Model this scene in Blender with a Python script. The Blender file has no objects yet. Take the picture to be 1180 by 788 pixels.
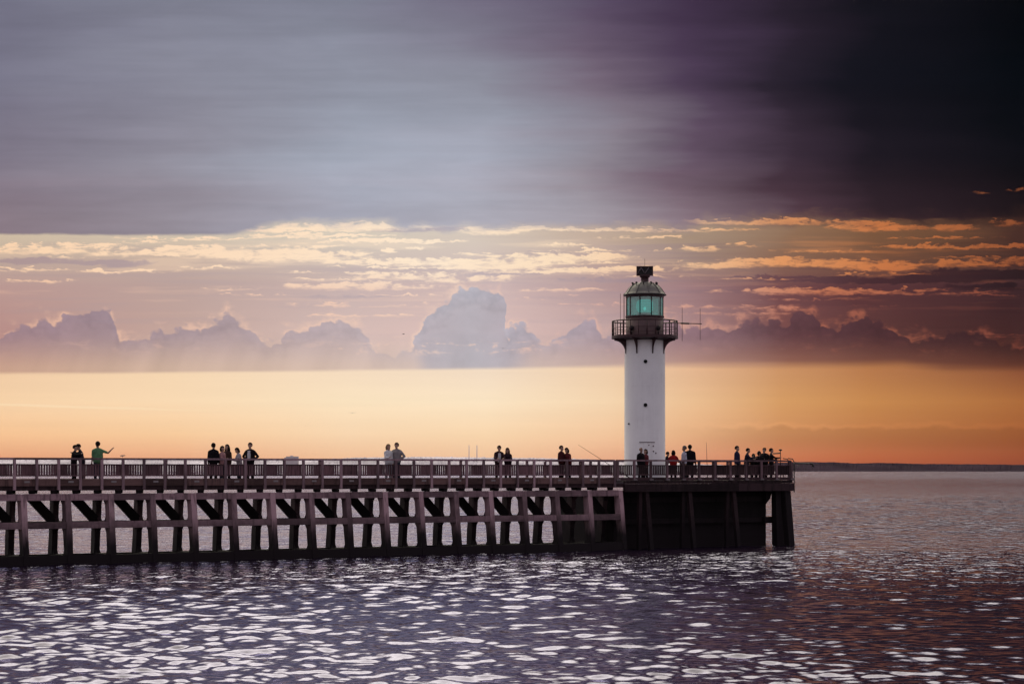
import bpy, bmesh, math, random
import numpy as np
from mathutils import Vector, Matrix

random.seed(7)
rng = np.random.default_rng(11)
scene = bpy.context.scene
C = scene.collection
PI = math.pi

# ------------------------------------------------------------------ frame of the place
F = 2400.0                      # focal length in pixels of the 1180 px wide photograph
CX, HY = 590.0, 541.5           # optical centre column, horizon row
CAM_Z = 4.18                    # eye height above the water
TAN = 0.65                      # the pier runs away to the right at this slope
TH = math.atan(TAN)
CO, SI = math.cos(TH), math.sin(TH)
K = 105.8                       # distance of the pier front where it crosses the optical axis
DECK = 3.62                     # top of the deck boards
RAIL = 4.73                     # top of the hand rail


def s_of(x, w=0.0):
    u = (x - CX) / F
    return (u * K + w * (SI + u * CO)) / (CO - u * SI)


def world(s, w, z):
    return Vector((s * CO - w * SI, K + s * SI + w * CO, z))


def z_of(y, s, w):
    return CAM_Z + (HY - y) * world(s, w, 0).y / F


# ------------------------------------------------------------------ object helpers
def tag(o, label=None, cat=None, group=None, kind=None):
    if label: o['label'] = label
    if cat: o['category'] = cat
    if group: o['group'] = group
    if kind: o['kind'] = kind
    return o


def empty(name, loc=(0, 0, 0), rz=0.0):
    o = bpy.data.objects.new(name, None)
    o.empty_display_size = 0.3
    o.location = loc
    o.rotation_euler = (0, 0, rz)
    C.objects.link(o)
    return o


def link_copy(o, parent, loc=None):
    c = o.copy()
    C.objects.link(c)
    c.parent = parent
    if loc is not None: c.location = loc
    return c


class MB:
    def __init__(self):
        self.v, self.f, self.sm = [], [], []

    def add(self, vs, fs, smooth=False):
        b = len(self.v)
        self.v.extend([tuple(p) for p in vs])
        self.f.extend([tuple(b + i for i in f) for f in fs])
        self.sm.extend([smooth] * len(fs))
        return self

    def hexa(self, p):          # 8 corners: bottom ring 0-3, top ring 4-7
        return self.add(p, [(3, 2, 1, 0), (4, 5, 6, 7), (0, 1, 5, 4), (1, 2, 6, 5), (2, 3, 7, 6), (3, 0, 4, 7)])

    def box(self, x0, x1, y0, y1, z0, z1, j=0.0):
        p = [(x0, y0, z0), (x1, y0, z0), (x1, y1, z0), (x0, y1, z0), (x0, y0, z1), (x1, y0, z1), (x1, y1, z1), (x0, y1, z1)]
        if j:
            p = [tuple(c + random.uniform(-j, j) for c in q) for q in p]
        return self.hexa(p)

    def prism_x(self, poly, x0, x1):    # polygon in (y, z) pushed along x
        n = len(poly)
        vs = [(x0, y, z) for y, z in poly] + [(x1, y, z) for y, z in poly]
        fs = [tuple(range(n - 1, -1, -1)), tuple(range(n, 2 * n))]
        fs += [(i, (i + 1) % n, n + (i + 1) % n, n + i) for i in range(n)]
        return self.add(vs, fs)

    def prism_y(self, poly, y0, y1):    # polygon in (x, z) pushed along y
        n = len(poly)
        vs = [(x, y0, z) for x, z in poly] + [(x, y1, z) for x, z in poly]
        fs = [tuple(range(n)), tuple(range(2 * n - 1, n - 1, -1))]
        fs += [((i + 1) % n, i, n + i, n + (i + 1) % n) for i in range(n)]
        return self.add(vs, fs)

    def tube(self, pts, r, n=8, caps=True, smooth=True):
        pts = [Vector(p) for p in pts]
        rs = r if isinstance(r, (list, tuple)) else [r] * len(pts)
        vs, fs = [], []
        up = Vector((0, 0, 1))
        for i, p in enumerate(pts):
            a = pts[max(i - 1, 0)]
            b = pts[min(i + 1, len(pts) - 1)]
            d = (b - a).normalized()
            x = d.cross(up)
            if x.length < 1e-3: x = d.cross(Vector((1, 0, 0)))
            x.normalize()
            y = d.cross(x)
            for k in range(n):
                t = 2 * PI * k / n
                vs.append(p + (x * math.cos(t) + y * math.sin(t)) * rs[i])
        for i in range(len(pts) - 1):
            for k in range(n):
                a, b = i * n + k, i * n + (k + 1) % n
                fs.append((a, b, b + n, a + n))
        m = len(fs)
        self.add(vs, fs, smooth)
        if caps:
            b0 = len(self.v) - len(vs)
            self.f.append(tuple(b0 + k for k in range(n - 1, -1, -1)))
            self.f.append(tuple(b0 + (len(pts) - 1) * n + k for k in range(n)))
            self.sm += [False, False]
        return self

    def lathe(self, prof, n=48, c=(0, 0), a0=0.0, a1=2 * PI, smooth=True):
        full = abs(a1 - a0 - 2 * PI) < 1e-6
        m = n if full else n + 1
        vs, fs = [], []
        for r, z in prof:
            for k in range(m):
                t = a0 + (a1 - a0) * k / n
                vs.append((c[0] + r * math.cos(t), c[1] + r * math.sin(t), z))
        for i in range(len(prof) - 1):
            for k in range(n):
                k2 = (k + 1) % m
                fs.append((i * m + k, i * m + k2, (i + 1) * m + k2, (i + 1) * m + k))
        return self.add(vs, fs, smooth)

    def ball(self, c, r, nu=14, nv=10, smooth=True):
        rx, ry, rz = r if isinstance(r, (tuple, list)) else (r, r, r)
        vs = [(c[0], c[1], c[2] - rz)]
        for i in range(1, nv):
            t = -PI / 2 + PI * i / nv
            for k in range(nu):
                a = 2 * PI * k / nu
                vs.append((c[0] + rx * math.cos(t) * math.cos(a), c[1] + ry * math.cos(t) * math.sin(a), c[2] + rz * math.sin(t)))
        vs.append((c[0], c[1], c[2] + rz))
        fs = [(0, 1 + (k + 1) % nu, 1 + k) for k in range(nu)]
        for i in range(nv - 2):
            for k in range(nu):
                a = 1 + i * nu + k
                b = 1 + i * nu + (k + 1) % nu
                fs.append((a, b, b + nu, a + nu))
        e = len(vs) - 1
        fs += [(e, e - nu + k, e - nu + (k + 1) % nu) for k in range(nu)]
        return self.add(vs, fs, smooth)

    def mesh(self, name, m=None):
        me = bpy.data.meshes.new(name)
        me.from_pydata(self.v, [], self.f)
        me.polygons.foreach_set('use_smooth', self.sm)
        if m: me.materials.append(m)
        me.update()
        return me

    def build(self, name, m, parent=None, loc=None):
        o = bpy.data.objects.new(name, self.mesh(name, m))
        C.objects.link(o)
        if parent is not None: o.parent = parent
        if loc is not None: o.location = loc
        return o


# ------------------------------------------------------------------ node expressions
class X:
    """A float socket with arithmetic."""
    nt = None

    def __init__(self, s): self.s = s

    @staticmethod
    def put(sock, v):
        if isinstance(v, X): X.nt.links.new(v.s, sock)
        elif isinstance(v, bpy.types.NodeSocket): X.nt.links.new(v, sock)
        else: sock.default_value = v

    @staticmethod
    def m(op, *a, clamp=False):
        n = X.nt.nodes.new('ShaderNodeMath')
        n.operation = op
        n.use_clamp = clamp
        for i, v in enumerate(a): X.put(n.inputs[i], v)
        return X(n.outputs[0])

    def __add__(self, o): return X.m('ADD', self, o)
    def __radd__(self, o): return X.m('ADD', o, self)
    def __sub__(self, o): return X.m('SUBTRACT', self, o)
    def __rsub__(self, o): return X.m('SUBTRACT', o, self)
    def __mul__(self, o): return X.m('MULTIPLY', self, o)
    def __rmul__(self, o): return X.m('MULTIPLY', o, self)
    def __truediv__(self, o): return X.m('DIVIDE', self, o)


def step(x, a, b, v0=0.0, v1=1.0):      # smooth step from a to b
    n = X.nt.nodes.new('ShaderNodeMapRange')
    n.interpolation_type = 'SMOOTHSTEP'
    n.clamp = True
    X.put(n.inputs['Value'], x)
    for k, v in (('From Min', a), ('From Max', b), ('To Min', v0), ('To Max', v1)): X.put(n.inputs[k], v)
    return X(n.outputs[0])


def lin(x, a, b):
    n = X.nt.nodes.new('ShaderNodeMapRange')
    n.interpolation_type = 'LINEAR'
    n.clamp = True
    X.put(n.inputs['Value'], x)
    for k, v in (('From Min', a), ('From Max', b)): X.put(n.inputs[k], v)
    return X(n.outputs[0])


def vec(x, y, z=0.0):
    n = X.nt.nodes.new('ShaderNodeCombineXYZ')
    for i, v in enumerate((x, y, z)): X.put(n.inputs[i], v)
    return n.outputs[0]


def noise(v, scale=1.0, detail=3.0, rough=0.5, dims='2D', dist=0.0):
    n = X.nt.nodes.new('ShaderNodeTexNoise')
    n.noise_dimensions = dims
    X.put(n.inputs['Vector'], v)
    n.inputs['Scale'].default_value = scale
    n.inputs['Detail'].default_value = detail
    n.inputs['Roughness'].default_value = rough
    n.inputs['Distortion'].default_value = dist
    return X(n.outputs['Fac'])


def lin1(c):
    c /= 255.0
    return c / 12.92 if c <= 0.04045 else ((c + 0.055) / 1.055) ** 2.4


def srgb(r, g, b): return (lin1(r), lin1(g), lin1(b), 1.0)


def ramp(fac, stops, interp='LINEAR'):
    n = X.nt.nodes.new('ShaderNodeValToRGB')
    cr = n.color_ramp
    cr.interpolation = interp
    while len(cr.elements) < len(stops): cr.elements.new(0.5)
    for e, (p, c) in zip(cr.elements, stops):
        e.position = p
    for e, (p, c) in zip(cr.elements, stops):
        e.color = c
    X.put(n.inputs[0], fac)
    return n.outputs[0]


def mix(f, a, b, mode='MIX'):
    n = X.nt.nodes.new('ShaderNodeMix')
    n.data_type = 'RGBA'
    n.blend_type = mode
    n.clamp_factor = True
    X.put(n.inputs[0], f)
    for i, v in ((6, a), (7, b)):
        X.put(n.inputs[i], v)
    return n.outputs[2]


def curve(x, pts, lo, hi):      # y(x) through points, linear segments, for x in 0..1
    n = X.nt.nodes.new('ShaderNodeFloatCurve')
    cu = n.mapping.curves[0]
    n.mapping.use_clip = True
    pts = [(p[0], (p[1] - lo) / (hi - lo)) for p in pts]
    cu.points[0].location = pts[0]
    cu.points[1].location = pts[-1]
    for p in pts[1:-1]: cu.points.new(*p)
    for p in cu.points: p.handle_type = 'VECTOR'
    n.mapping.update()
    X.put(n.inputs['Value'], x)
    return X(n.outputs[0]) * (hi - lo) + lo


# ------------------------------------------------------------------ materials
def material(name):
    m = bpy.data.materials.new(name)
    m.use_nodes = True
    X.nt = m.node_tree
    return m, m.node_tree.nodes['Principled BSDF'], m.node_tree.nodes


def mat_plain(name, col, rough=0.7, var=0.25, scale=3.0, metal=0.0, spec=0.3):
    m, b, N = material(name)
    tc = N.new('ShaderNodeTexCoord')
    n = noise(tc.outputs['Object'], scale, 4, 0.6, '3D')
    c0 = tuple(c * (1 - var) for c in col) + (1,)
    c1 = tuple(min(1, c * (1 + var)) for c in col) + (1,)
    X.nt.links.new(ramp(n, [(0.3, c0), (0.7, c1)]), b.inputs['Base Color'])
    b.inputs['Roughness'].default_value = rough
    b.inputs['Metallic'].default_value = metal
    b.inputs['Specular IOR Level'].default_value = spec
    return m


def mat_wood(name, top, low, z0, z1, along='x', rough=0.85):
    """weathered timber, weed-dark below the tide line (z0..z1 world height)"""
    m, b, N = material(name)
    geo = N.new('ShaderNodeNewGeometry')
    oi = N.new('ShaderNodeObjectInfo')
    sep = N.new('ShaderNodeSeparateXYZ')
    X.nt.links.new(geo.outputs['Position'], sep.inputs[0])
    px, py, pz = (X(sep.outputs[i]) for i in range(3))
    rnd = X(oi.outputs['Random'])
    big = noise(geo.outputs['Position'], 0.9, 4, 0.6, '3D')
    sx, sz = (1.2, 9.0) if along == 'x' else (9.0, 1.0)
    g = vec(px * sx + rnd * 37.0, py * sx, pz * sz)
    grain = noise(g, 1.6, 5, 0.65, '3D')
    drip = noise(vec(px * 5.0, py * 5.0, pz * 0.7), 1.0, 4, 0.6, '3D')
    t = grain * 0.55 + big * 0.45 + (rnd - 0.5) * 0.50
    t3 = tuple(c * 0.5 for c in top)
    t4 = tuple(min(1, c * 1.5) for c in top)
    col = ramp(t, [(0.28, t3 + (1,)), (0.5, top + (1,)), (0.72, t4 + (1,))])
    stain = step(drip, 0.50, 0.66) * 0.7
    col = mix(stain, col, tuple(c * 0.35 for c in top) + (1,))
    weed = step(pz + (drip - 0.5) * 1.3 + (big - 0.5) * 0.8, z0, z1)
    col = mix(weed, tuple(low) + (1,), col)
    X.nt.links.new(col, b.inputs['Base Color'])
    b.inputs['Roughness'].default_value = rough
    b.inputs['Specular IOR Level'].default_value = 0.2
    bp = N.new('ShaderNodeBump')
    bp.inputs['Strength'].default_value = 0.35
    bp.inputs['Distance'].default_value = 0.02
    X.put(bp.inputs['Height'], grain)
    X.nt.links.new(bp.outputs[0], b.inputs['Normal'])
    return m


WEED = (0.010, 0.006, 0.008)
M = {}
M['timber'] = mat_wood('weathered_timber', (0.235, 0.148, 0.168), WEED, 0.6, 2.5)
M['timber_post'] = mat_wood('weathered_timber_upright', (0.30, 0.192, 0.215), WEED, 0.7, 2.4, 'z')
M['timber_inner'] = mat_wood('shaded_timber', (0.055, 0.034, 0.038), WEED, 0.6, 2.4)  # under-deck shade put into the colour of rear legs and ties
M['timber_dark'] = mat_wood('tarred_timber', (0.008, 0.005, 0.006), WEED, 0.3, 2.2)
M['timber_head'] = mat_wood('dark_timber', (0.028, 0.015, 0.018), WEED, 0.3, 2.2)
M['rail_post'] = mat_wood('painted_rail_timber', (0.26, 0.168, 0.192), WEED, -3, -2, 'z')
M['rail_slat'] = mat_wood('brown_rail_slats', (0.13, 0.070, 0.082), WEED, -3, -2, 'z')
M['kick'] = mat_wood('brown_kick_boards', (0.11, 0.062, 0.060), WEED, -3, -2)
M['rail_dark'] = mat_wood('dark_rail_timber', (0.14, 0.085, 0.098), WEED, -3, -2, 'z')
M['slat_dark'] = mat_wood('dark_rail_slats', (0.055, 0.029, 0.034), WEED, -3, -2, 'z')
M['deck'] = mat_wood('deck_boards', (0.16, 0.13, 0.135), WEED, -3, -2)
M['plaque'] = mat_plain('grey_plaque', (0.24, 0.21, 0.22), 0.5)
M['bracket'] = mat_plain('galvanised_bracket', (0.15, 0.12, 0.13), 0.5, 0.2, 8)
M['iron'] = mat_plain('dark_red_iron', (0.042, 0.014, 0.017), 0.55, 0.4, 4, spec=0.35)
M['drum'] = mat_plain('faded_drum_paint', (0.105, 0.062, 0.062), 0.6, 0.25, 2.5)
M['iron_black'] = mat_plain('black_iron', (0.012, 0.009, 0.010), 0.5, 0.4, 4)
M['black'] = mat_plain('black_hole', (0.004, 0.004, 0.004), 0.8)
M['lead_roof'] = mat_plain('grey_lead_roof', (0.115, 0.105, 0.10), 0.55, 0.3, 2.5)
M['bulb_glow'] = None


def mat_white_tower():
    m, b, N = material('white_tower_paint')
    tc = N.new('ShaderNodeTexCoord')
    sep = N.new('ShaderNodeSeparateXYZ')
    X.nt.links.new(tc.outputs['Object'], sep.inputs[0])
    px, py, pz = (X(sep.outputs[i]) for i in range(3))
    streak = noise(vec(px * 4, py * 4, pz * 0.25), 1.5, 5, 0.6, '3D')
    blot = noise(tc.outputs['Object'], 0.8, 5, 0.6, '3D')
    seam = X.m('FRACT', pz / 1.28)
    line = step(seam, 0.0, 0.012, 1, 0) * 0.10
    col = ramp(streak * 0.3 + blot * 0.7, [(0.30, (0.74, 0.725, 0.74, 1)), (0.5, (0.85, 0.84, 0.85, 1)), (0.7, (0.90, 0.89, 0.90, 1))])
    rust = step(noise(vec(px * 7, py * 7, pz * 0.5), 1.0, 4, 0.6, '3D'), 0.64, 0.78) * 0.22
    col = mix(rust, col, (0.38, 0.29, 0.26, 1))
    col = mix(line, col, (0.35, 0.32, 0.34, 1))
    X.nt.links.new(col, b.inputs['Base Color'])
    b.inputs['Roughness'].default_value = 0.5
    b.inputs['Specular IOR Level'].default_value = 0.3
    return m


M['tower'] = mat_white_tower()


def mat_pane():
    m = bpy.data.materials.new('lantern_glass')
    m.use_nodes = True
    nt = m.node_tree
    X.nt = nt
    nt.nodes.remove(nt.nodes['Principled BSDF'])
    out = nt.nodes['Material Output']
    tr = nt.nodes.new('ShaderNodeBsdfTransparent')
    tr.inputs[0].default_value = (0.38, 0.70, 0.68, 1)
    gl = nt.nodes.new('ShaderNodeBsdfGlossy')
    gl.inputs['Roughness'].default_value = 0.05
    gl.inputs[0].default_value = (0.8, 0.95, 0.95, 1)
    mx = nt.nodes.new('ShaderNodeMixShader')
    mx.inputs[0].default_value = 0.14
    nt.links.new(tr.outputs[0], mx.inputs[1])
    nt.links.new(gl.outputs[0], mx.inputs[2])
    nt.links.new(mx.outputs[0], out.inputs['Surface'])
    return m


M['pane'] = mat_pane()


def mat_lens():
    m, b, N = material('green_lit_lens')
    tc = N.new('ShaderNodeTexCoord')
    sep = N.new('ShaderNodeSeparateXYZ')
    X.nt.links.new(tc.outputs['Object'], sep.inputs[0])
    pz = X(sep.outputs[2])
    rib = X.m('PINGPONG', pz, 0.045) / 0.045
    col = ramp(rib, [(0.0, (0.02, 0.16, 0.15, 1)), (1.0, (0.05, 0.42, 0.38, 1))])
    X.nt.links.new(col, b.inputs['Base Color'])
    X.nt.links.new(col, b.inputs['Emission Color'])
    b.inputs['Emission Strength'].default_value = 1.1
    b.inputs['Roughness'].default_value = 0.12
    return m


M['lens'] = mat_lens()
m_, b_, _ = material('lit_bulb')
b_.inputs['Base Color'].default_value = (0.3, 0.8, 0.75, 1)
b_.inputs['Emission Color'].default_value = (0.25, 0.95, 0.85, 1)
b_.inputs['Emission Strength'].default_value = 0.8
M['bulb_glow'] = m_


# ------------------------------------------------------------------ sky
SUN_EL, SUN_AZ = 31.0, -6.0     # the sun stands ahead, behind the grey deck of cloud


def make_world():
    w = bpy.data.worlds.new('World')
    scene.world = w
    w.use_nodes = True
    nt = w.node_tree
    X.nt = nt
    N = nt.nodes
    bg = N['Background']
    tc = N.new('ShaderNodeTexCoord')
    sep = N.new('ShaderNodeSeparateXYZ')
    nt.links.new(tc.outputs['Generated'], sep.inputs[0])
    dx, dy, dz = (X(sep.outputs[i]) for i in range(3))
    az = X.m('ARCTAN2', dx, dy)
    azc = X.m('MAXIMUM', X.m('MINIMUM', az, 1.1), -1.1)
    U = X.m('TANGENT', azc) * F + CX                        # compass bearing, 2400 units per radian near north
    hyp = X.m('SQRT', dx * dx + dy * dy)
    azv = X.m('MAXIMUM', X.m('MINIMUM', az, 0.5), -0.5)
    V = dz / X.m('MAXIMUM', hyp, 0.02) / X.m('COSINE', azv) * F
    V = X.m('MINIMUM', V, 4000.0)
    Y = HY - V                                              # falls from the horizon up
    u = U / 1180.0

    stops_u = [0, 200, 400, 560, 700, 800, 900, 1000, 1180]

    def row(cols, uu=None): return ramp(uu or u, [(p / 1180.0, srgb(*c)) for p, c in zip(stops_u, cols)], 'LINEAR')

    deck_rows = [
        (0, [(114, 113, 131), (126, 127, 143), (126, 128, 144), (112, 105, 125), (88, 74, 98), (65, 50, 73), (40, 32, 45), (20, 19, 27), (5, 7, 11)]),
        (90, [(120, 118, 136), (137, 137, 152), (144, 147, 162), (140, 141, 155), (115, 101, 118), (77, 61, 84), (41, 34, 47), (20, 20, 29), (6, 10, 16)]),
        (180, [(128, 121, 136), (144, 141, 154), (160, 166, 181), (164, 168, 183), (142, 135, 146), (99, 81, 99), (57, 44, 57), (30, 25, 34), (12, 13, 19)]),
        (255, [(140, 124, 134), (146, 138, 148), (168, 168, 182), (176, 174, 186), (164, 156, 165), (134, 114, 124), (84, 60, 70), (50, 35, 42), (26, 18, 21)]),
    ]
    low_rows = [
        (272, [(207, 188, 164), (212, 195, 174), (214, 202, 186), (216, 202, 188), (196, 173, 156), (166, 142, 122), (142, 108, 84), (122, 86, 62), (72, 46, 40)]),
        (300, [(192, 168, 155), (198, 174, 160), (206, 190, 182), (212, 194, 186), (188, 162, 154), (160, 134, 122), (138, 102, 84), (112, 76, 60), (66, 42, 40)]),
        (330, [(186, 152, 146), (188, 162, 156), (202, 180, 177), (206, 182, 180), (182, 153, 152), (160, 126, 128), (114, 74, 77), (92, 55, 58), (58, 36, 40)]),
        (385, [(184, 142, 136), (197, 166, 156), (213, 187, 180), (222, 192, 186), (194, 164, 161), (166, 129, 128), (122, 76, 73), (95, 58, 56), (66, 38, 38)]),
        (424, [(201, 161, 140), (206, 176, 157), (215, 190, 176), (210, 191, 182), (198, 170, 160), (186, 147, 132), (152, 103, 84), (127, 80, 64), (96, 54, 42)]),
    ]
    glow_rows = [
        (430, [(240, 203, 166), (245, 214, 178), (246, 221, 192), (244, 221, 196), (239, 206, 172), (227, 181, 143), (204, 148, 102), (183, 122, 77), (140, 82, 54)]),
        (462, [(247, 210, 168), (250, 218, 179), (251, 227, 192), (251, 228, 195), (245, 213, 175), (235, 190, 145), (214, 156, 100), (198, 136, 79), (170, 105, 57)]),
        (500, [(247, 196, 148), (248, 203, 156), (250, 215, 176), (250, 215, 174), (243, 198, 157), (230, 175, 130), (208, 143, 94), (189, 120, 72), (160, 90, 48)]),
        (527, [(230, 163, 122), (235, 170, 130), (241, 192, 152), (243, 196, 156), (233, 173, 136), (220, 151, 115), (202, 119, 80), (186, 99, 60), (154, 74, 41)]),
        (541, [(214, 153, 128), (221, 160, 132), (229, 182, 153), (230, 185, 155), (222, 161, 133), (208, 139, 112), (188, 105, 76), (170, 86, 58), (140, 64, 42)]),
    ]

    def field(rows, uu=None):
        c = row(rows[0][1], uu)
        for (y0, _), (y1, cols) in zip(rows, rows[1:]):
            c = mix(lin(Y, y0, y1), c, row(cols, uu))
        return c

    # shared noises
    n_fine = noise(vec(U / 40.0, Y / 10.0), 1.0, 7, 0.66, dist=0.4)
    n_mid = noise(vec(U / 150.0 + 3.1, Y / 24.0), 1.0, 4, 0.55)
    n_str = noise(vec(U / 300.0 + 9.0, Y / 11.0), 1.0, 5, 0.55, dist=0.2)
    n_big = noise(vec(U / 620.0 + 1.7, Y / 46.0), 1.0, 3, 0.5, dist=0.4)
    drift = noise(vec(U / 420.0 + 6.0, Y / 60.0), 1.0, 4, 0.55)
    deck = field(deck_rows, u + (drift - 0.5) * 0.13 + (n_big - 0.5) * 0.06)
    low, glow = field(low_rows, u + (drift - 0.5) * 0.10), field(glow_rows)
    n_puff = noise(vec(U / 17.0, Y / 13.0), 1.0, 5, 0.58)
    n_puff2 = noise(vec(U / 42.0 + 4.0, Y / 33.0), 1.0, 3, 0.5)

    # ---- the grey deck: long soft streaks
    tone = (n_str - 0.5) * 0.16 + (n_big - 0.5) * 0.24 + (n_mid - 0.5) * 0.16 + (noise(vec(U / 85.0, Y / 20.0), 1.0, 6, 0.6, dist=0.5) - 0.5) * 0.12 + 1.0
    deck = mix(1.0, deck, vec(tone, tone, tone), 'MULTIPLY')
    warm = step(n_big, 0.48, 0.70) * step(Y, 60.0, 250.0) * 0.25
    deck = mix(warm, deck, vec(1.10, 0.98, 0.96), 'MULTIPLY')

    hi = ramp(u, [(0.0, srgb(250, 212, 176)), (0.25, srgb(252, 222, 192)), (0.42, srgb(255, 233, 207)), (0.55, srgb(251, 222, 190)), (0.68, srgb(238, 190, 148)),
                  (0.76, srgb(224, 152, 100)), (0.86, srgb(198, 118, 70)), (1.0, srgb(150, 82, 50))])
    pink = ramp(u, [(0.0, srgb(236, 186, 158)), (0.25, srgb(238, 198, 176)), (0.45, srgb(240, 208, 190)), (0.6, srgb(224, 176, 160)), (0.72, srgb(206, 146, 126)),
                    (0.80, srgb(184, 108, 84)), (1.0, srgb(132, 68, 54))])
    hi = mix(step(Y, 300, 350), hi, pink)
    dark = ramp(u, [(0.0, srgb(172, 148, 148)), (0.45, srgb(186, 172, 178)), (0.62, srgb(156, 136, 146)), (0.75, srgb(106, 72, 78)), (0.85, srgb(68, 42, 48)), (1.0, srgb(40, 26, 30))])

    # warped coordinates for the streaks
    wx = U + (n_mid - 0.5) * 70.0
    wy = Y + (n_fine - 0.5) * 15.0 + (n_puff - 0.5) * 6.0
    Wv = vec(wx, wy)

    def blobs(lst):
        acc = None
        for (x0, a, y0, b, k) in lst:
            n = N.new('ShaderNodeVectorMath')
            n.operation = 'MULTIPLY_ADD'
            nt.links.new(Wv, n.inputs[0])
            n.inputs[1].default_value = (1.0 / (a * 1.45), 1.0 / (b * 1.1), 0)
            n.inputs[2].default_value = (-x0 / (a * 1.45), -y0 / (b * 1.1), 0)
            d = N.new('ShaderNodeVectorMath')
            d.operation = 'DOT_PRODUCT'
            nt.links.new(n.outputs[0], d.inputs[0])
            nt.links.new(n.outputs[0], d.inputs[1])
            e = X.m('MULTIPLY_ADD', X(d.outputs['Value']), -k, k)
            acc = e if acc is None else X.m('MAXIMUM', acc, e)
        return X.m('MAXIMUM', acc, 0.0)

    lights = [
        (380, 100, 262, 5, .9), (350, 80, 265, 3.5, .9), (215, 90, 274.5, 2, .8), (370, 75, 272, 2.6, 1), (456, 62, 278, 2.4, 1), (370, 28, 279.5, 1.6, .6),
        (570, 48, 266, 6, .8), (715, 130, 265, 2.4, .95), (620, 60, 264, 2.6, .9),
        (60, 85, 287, 7, .8), (130, 55, 291, 6, .65), (230, 65, 290, 8, .85), (325, 88, 293, 11, .9), (25, 40, 311, 2, .6), (140, 60, 313, 2.4, .7),
        (30, 38, 323.5, 2, .65), (270, 34, 333, 2, .6),
        (500, 112, 302, 5, .9), (560, 70, 306, 6, .85), (650, 85, 297, 6, .8), (700, 92, 310, 4, .75), (640, 62, 314, 3, .65), (600, 50, 303, 9, .7),
        (420, 78, 330, 6, .62), (470, 64, 318, 6, .7), (530, 62, 322, 6, .6), (415, 88, 352, 2.6, .5), (412, 72, 364, 2.2, .48),
        (448, 8, 290, 2.4, .7), (475, 8, 286, 2.4, .7), (540, 25, 293, 2.5, .5), (650, 26, 283, 2.5, .5),
        (800, 24, 287, 4, .6), (845, 11, 282, 2, .65), (870, 14, 284, 2, .35), (855, 58, 256, 3, .85), (830, 48, 306, 5, .75), (900, 62, 300, 5, .7),
        (800, 112, 354, 3, .35), (840, 100, 362, 3, .32), (885, 44, 338, 4, .45), (640, 62, 335, 3, .4),
        (900, 74, 256, 4, .8), (1010, 48, 262, 6, .85), (1090, 42, 262, 5, .65), (1165, 28, 258, 5, .45), (1136, 12, 222, 1.8, .4), (1172, 14, 220, 2.2, .3),
        (1108, 82, 284.5, 3.2, .9), (940, 72, 303, 5.5, .85), (1010, 62, 308, 6, .7), (1110, 84, 304, 5.5, .65), (1160, 40, 299, 4, .5),
        (960, 122, 336, 5, .75), (1060, 92, 337, 4, .55), (1150, 62, 341, 1.8, .3), (890, 32, 357, 3.4, .4), (1165, 44, 386, 1.8, .28),
    ]
    lights += [(160, 46, 279, 1.6, .6), (90, 40, 297, 2, .4), (250, 40, 309, 1.8, .5), (390, 46, 322, 2, .5), (355, 30, 314, 1.6, .45), (500, 90, 308.5, 1.6, .75), (590, 60, 312, 1.6, .6),
               (735, 60, 274, 1.6, .5), (690, 70, 289, 2, .55), (660, 70, 303, 1.8, .7), (740, 60, 318, 2, .45), (600, 80, 344, 1.8, .4), (690, 60, 351, 2, .4), (470, 60, 341, 1.6, .4), (300, 60, 340, 1.5, .35),
               (950, 60, 290, 1.8, .5), (1000, 70, 316, 1.8, .55), (1120, 50, 296, 1.6, .5), (930, 70, 345, 1.6, .4), (870, 60, 322, 1.8, .4), (1075, 80, 275, 1.6, .4), (1010, 60, 353, 1.5, .22)]
    darks = [
        (1090, 58, 319, 7, .9), (1150, 42, 317, 7, .8), (1010, 120, 323, 5, .75), (925, 80, 320, 4, .6), (40, 44, 301, 5, .6), (130, 54, 303, 5, .65),
        (700, 82, 323, 5, .35), (560, 62, 316, 4, .4), (390, 60, 343, 5, .3), (1140, 60, 331, 4, .55), (1090, 40, 312, 3.5, .5), (470, 60, 264, 4, .5),
        (1060, 130, 248, 7, .5), (640, 30, 290, 4, .3),
    ]
    L = blobs(lights)
    Dk = blobs(darks)
    body = (n_fine - 0.5) * 1.15 + (n_puff - 0.5) * 0.55
    inner = noise(vec(U / 22.0 + 2.0, Y / 5.5), 1.0, 6, 0.65, dist=0.3)
    Lm = step(L + (body * 1.5 + (inner - 0.5) * 0.9) * step(L, 0.0, 0.4), 0.15, 0.68)
    Lm = Lm * step(inner + (n_fine - 0.5) * 0.6, 0.26, 0.56, 0.45, 1.0)
    Dm = step(Dk + body * 0.7 * step(Dk, 0.0, 0.3), 0.12, 0.5) * 0.9
    veil = step(n_str + (n_mid - 0.5) * 0.5, 0.53, 0.74) * step(Y, 262, 280) * step(Y, 372, 335) * 0.34
    veild = step(n_str, 0.47, 0.30) * step(Y, 265, 285) * step(Y, 420, 340) * 0.30

    low = mix(veild, low, dark)
    low = mix(veil, low, hi)
    low = mix(Dm, low, dark)
    low = mix(Lm, low, hi)

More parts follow.
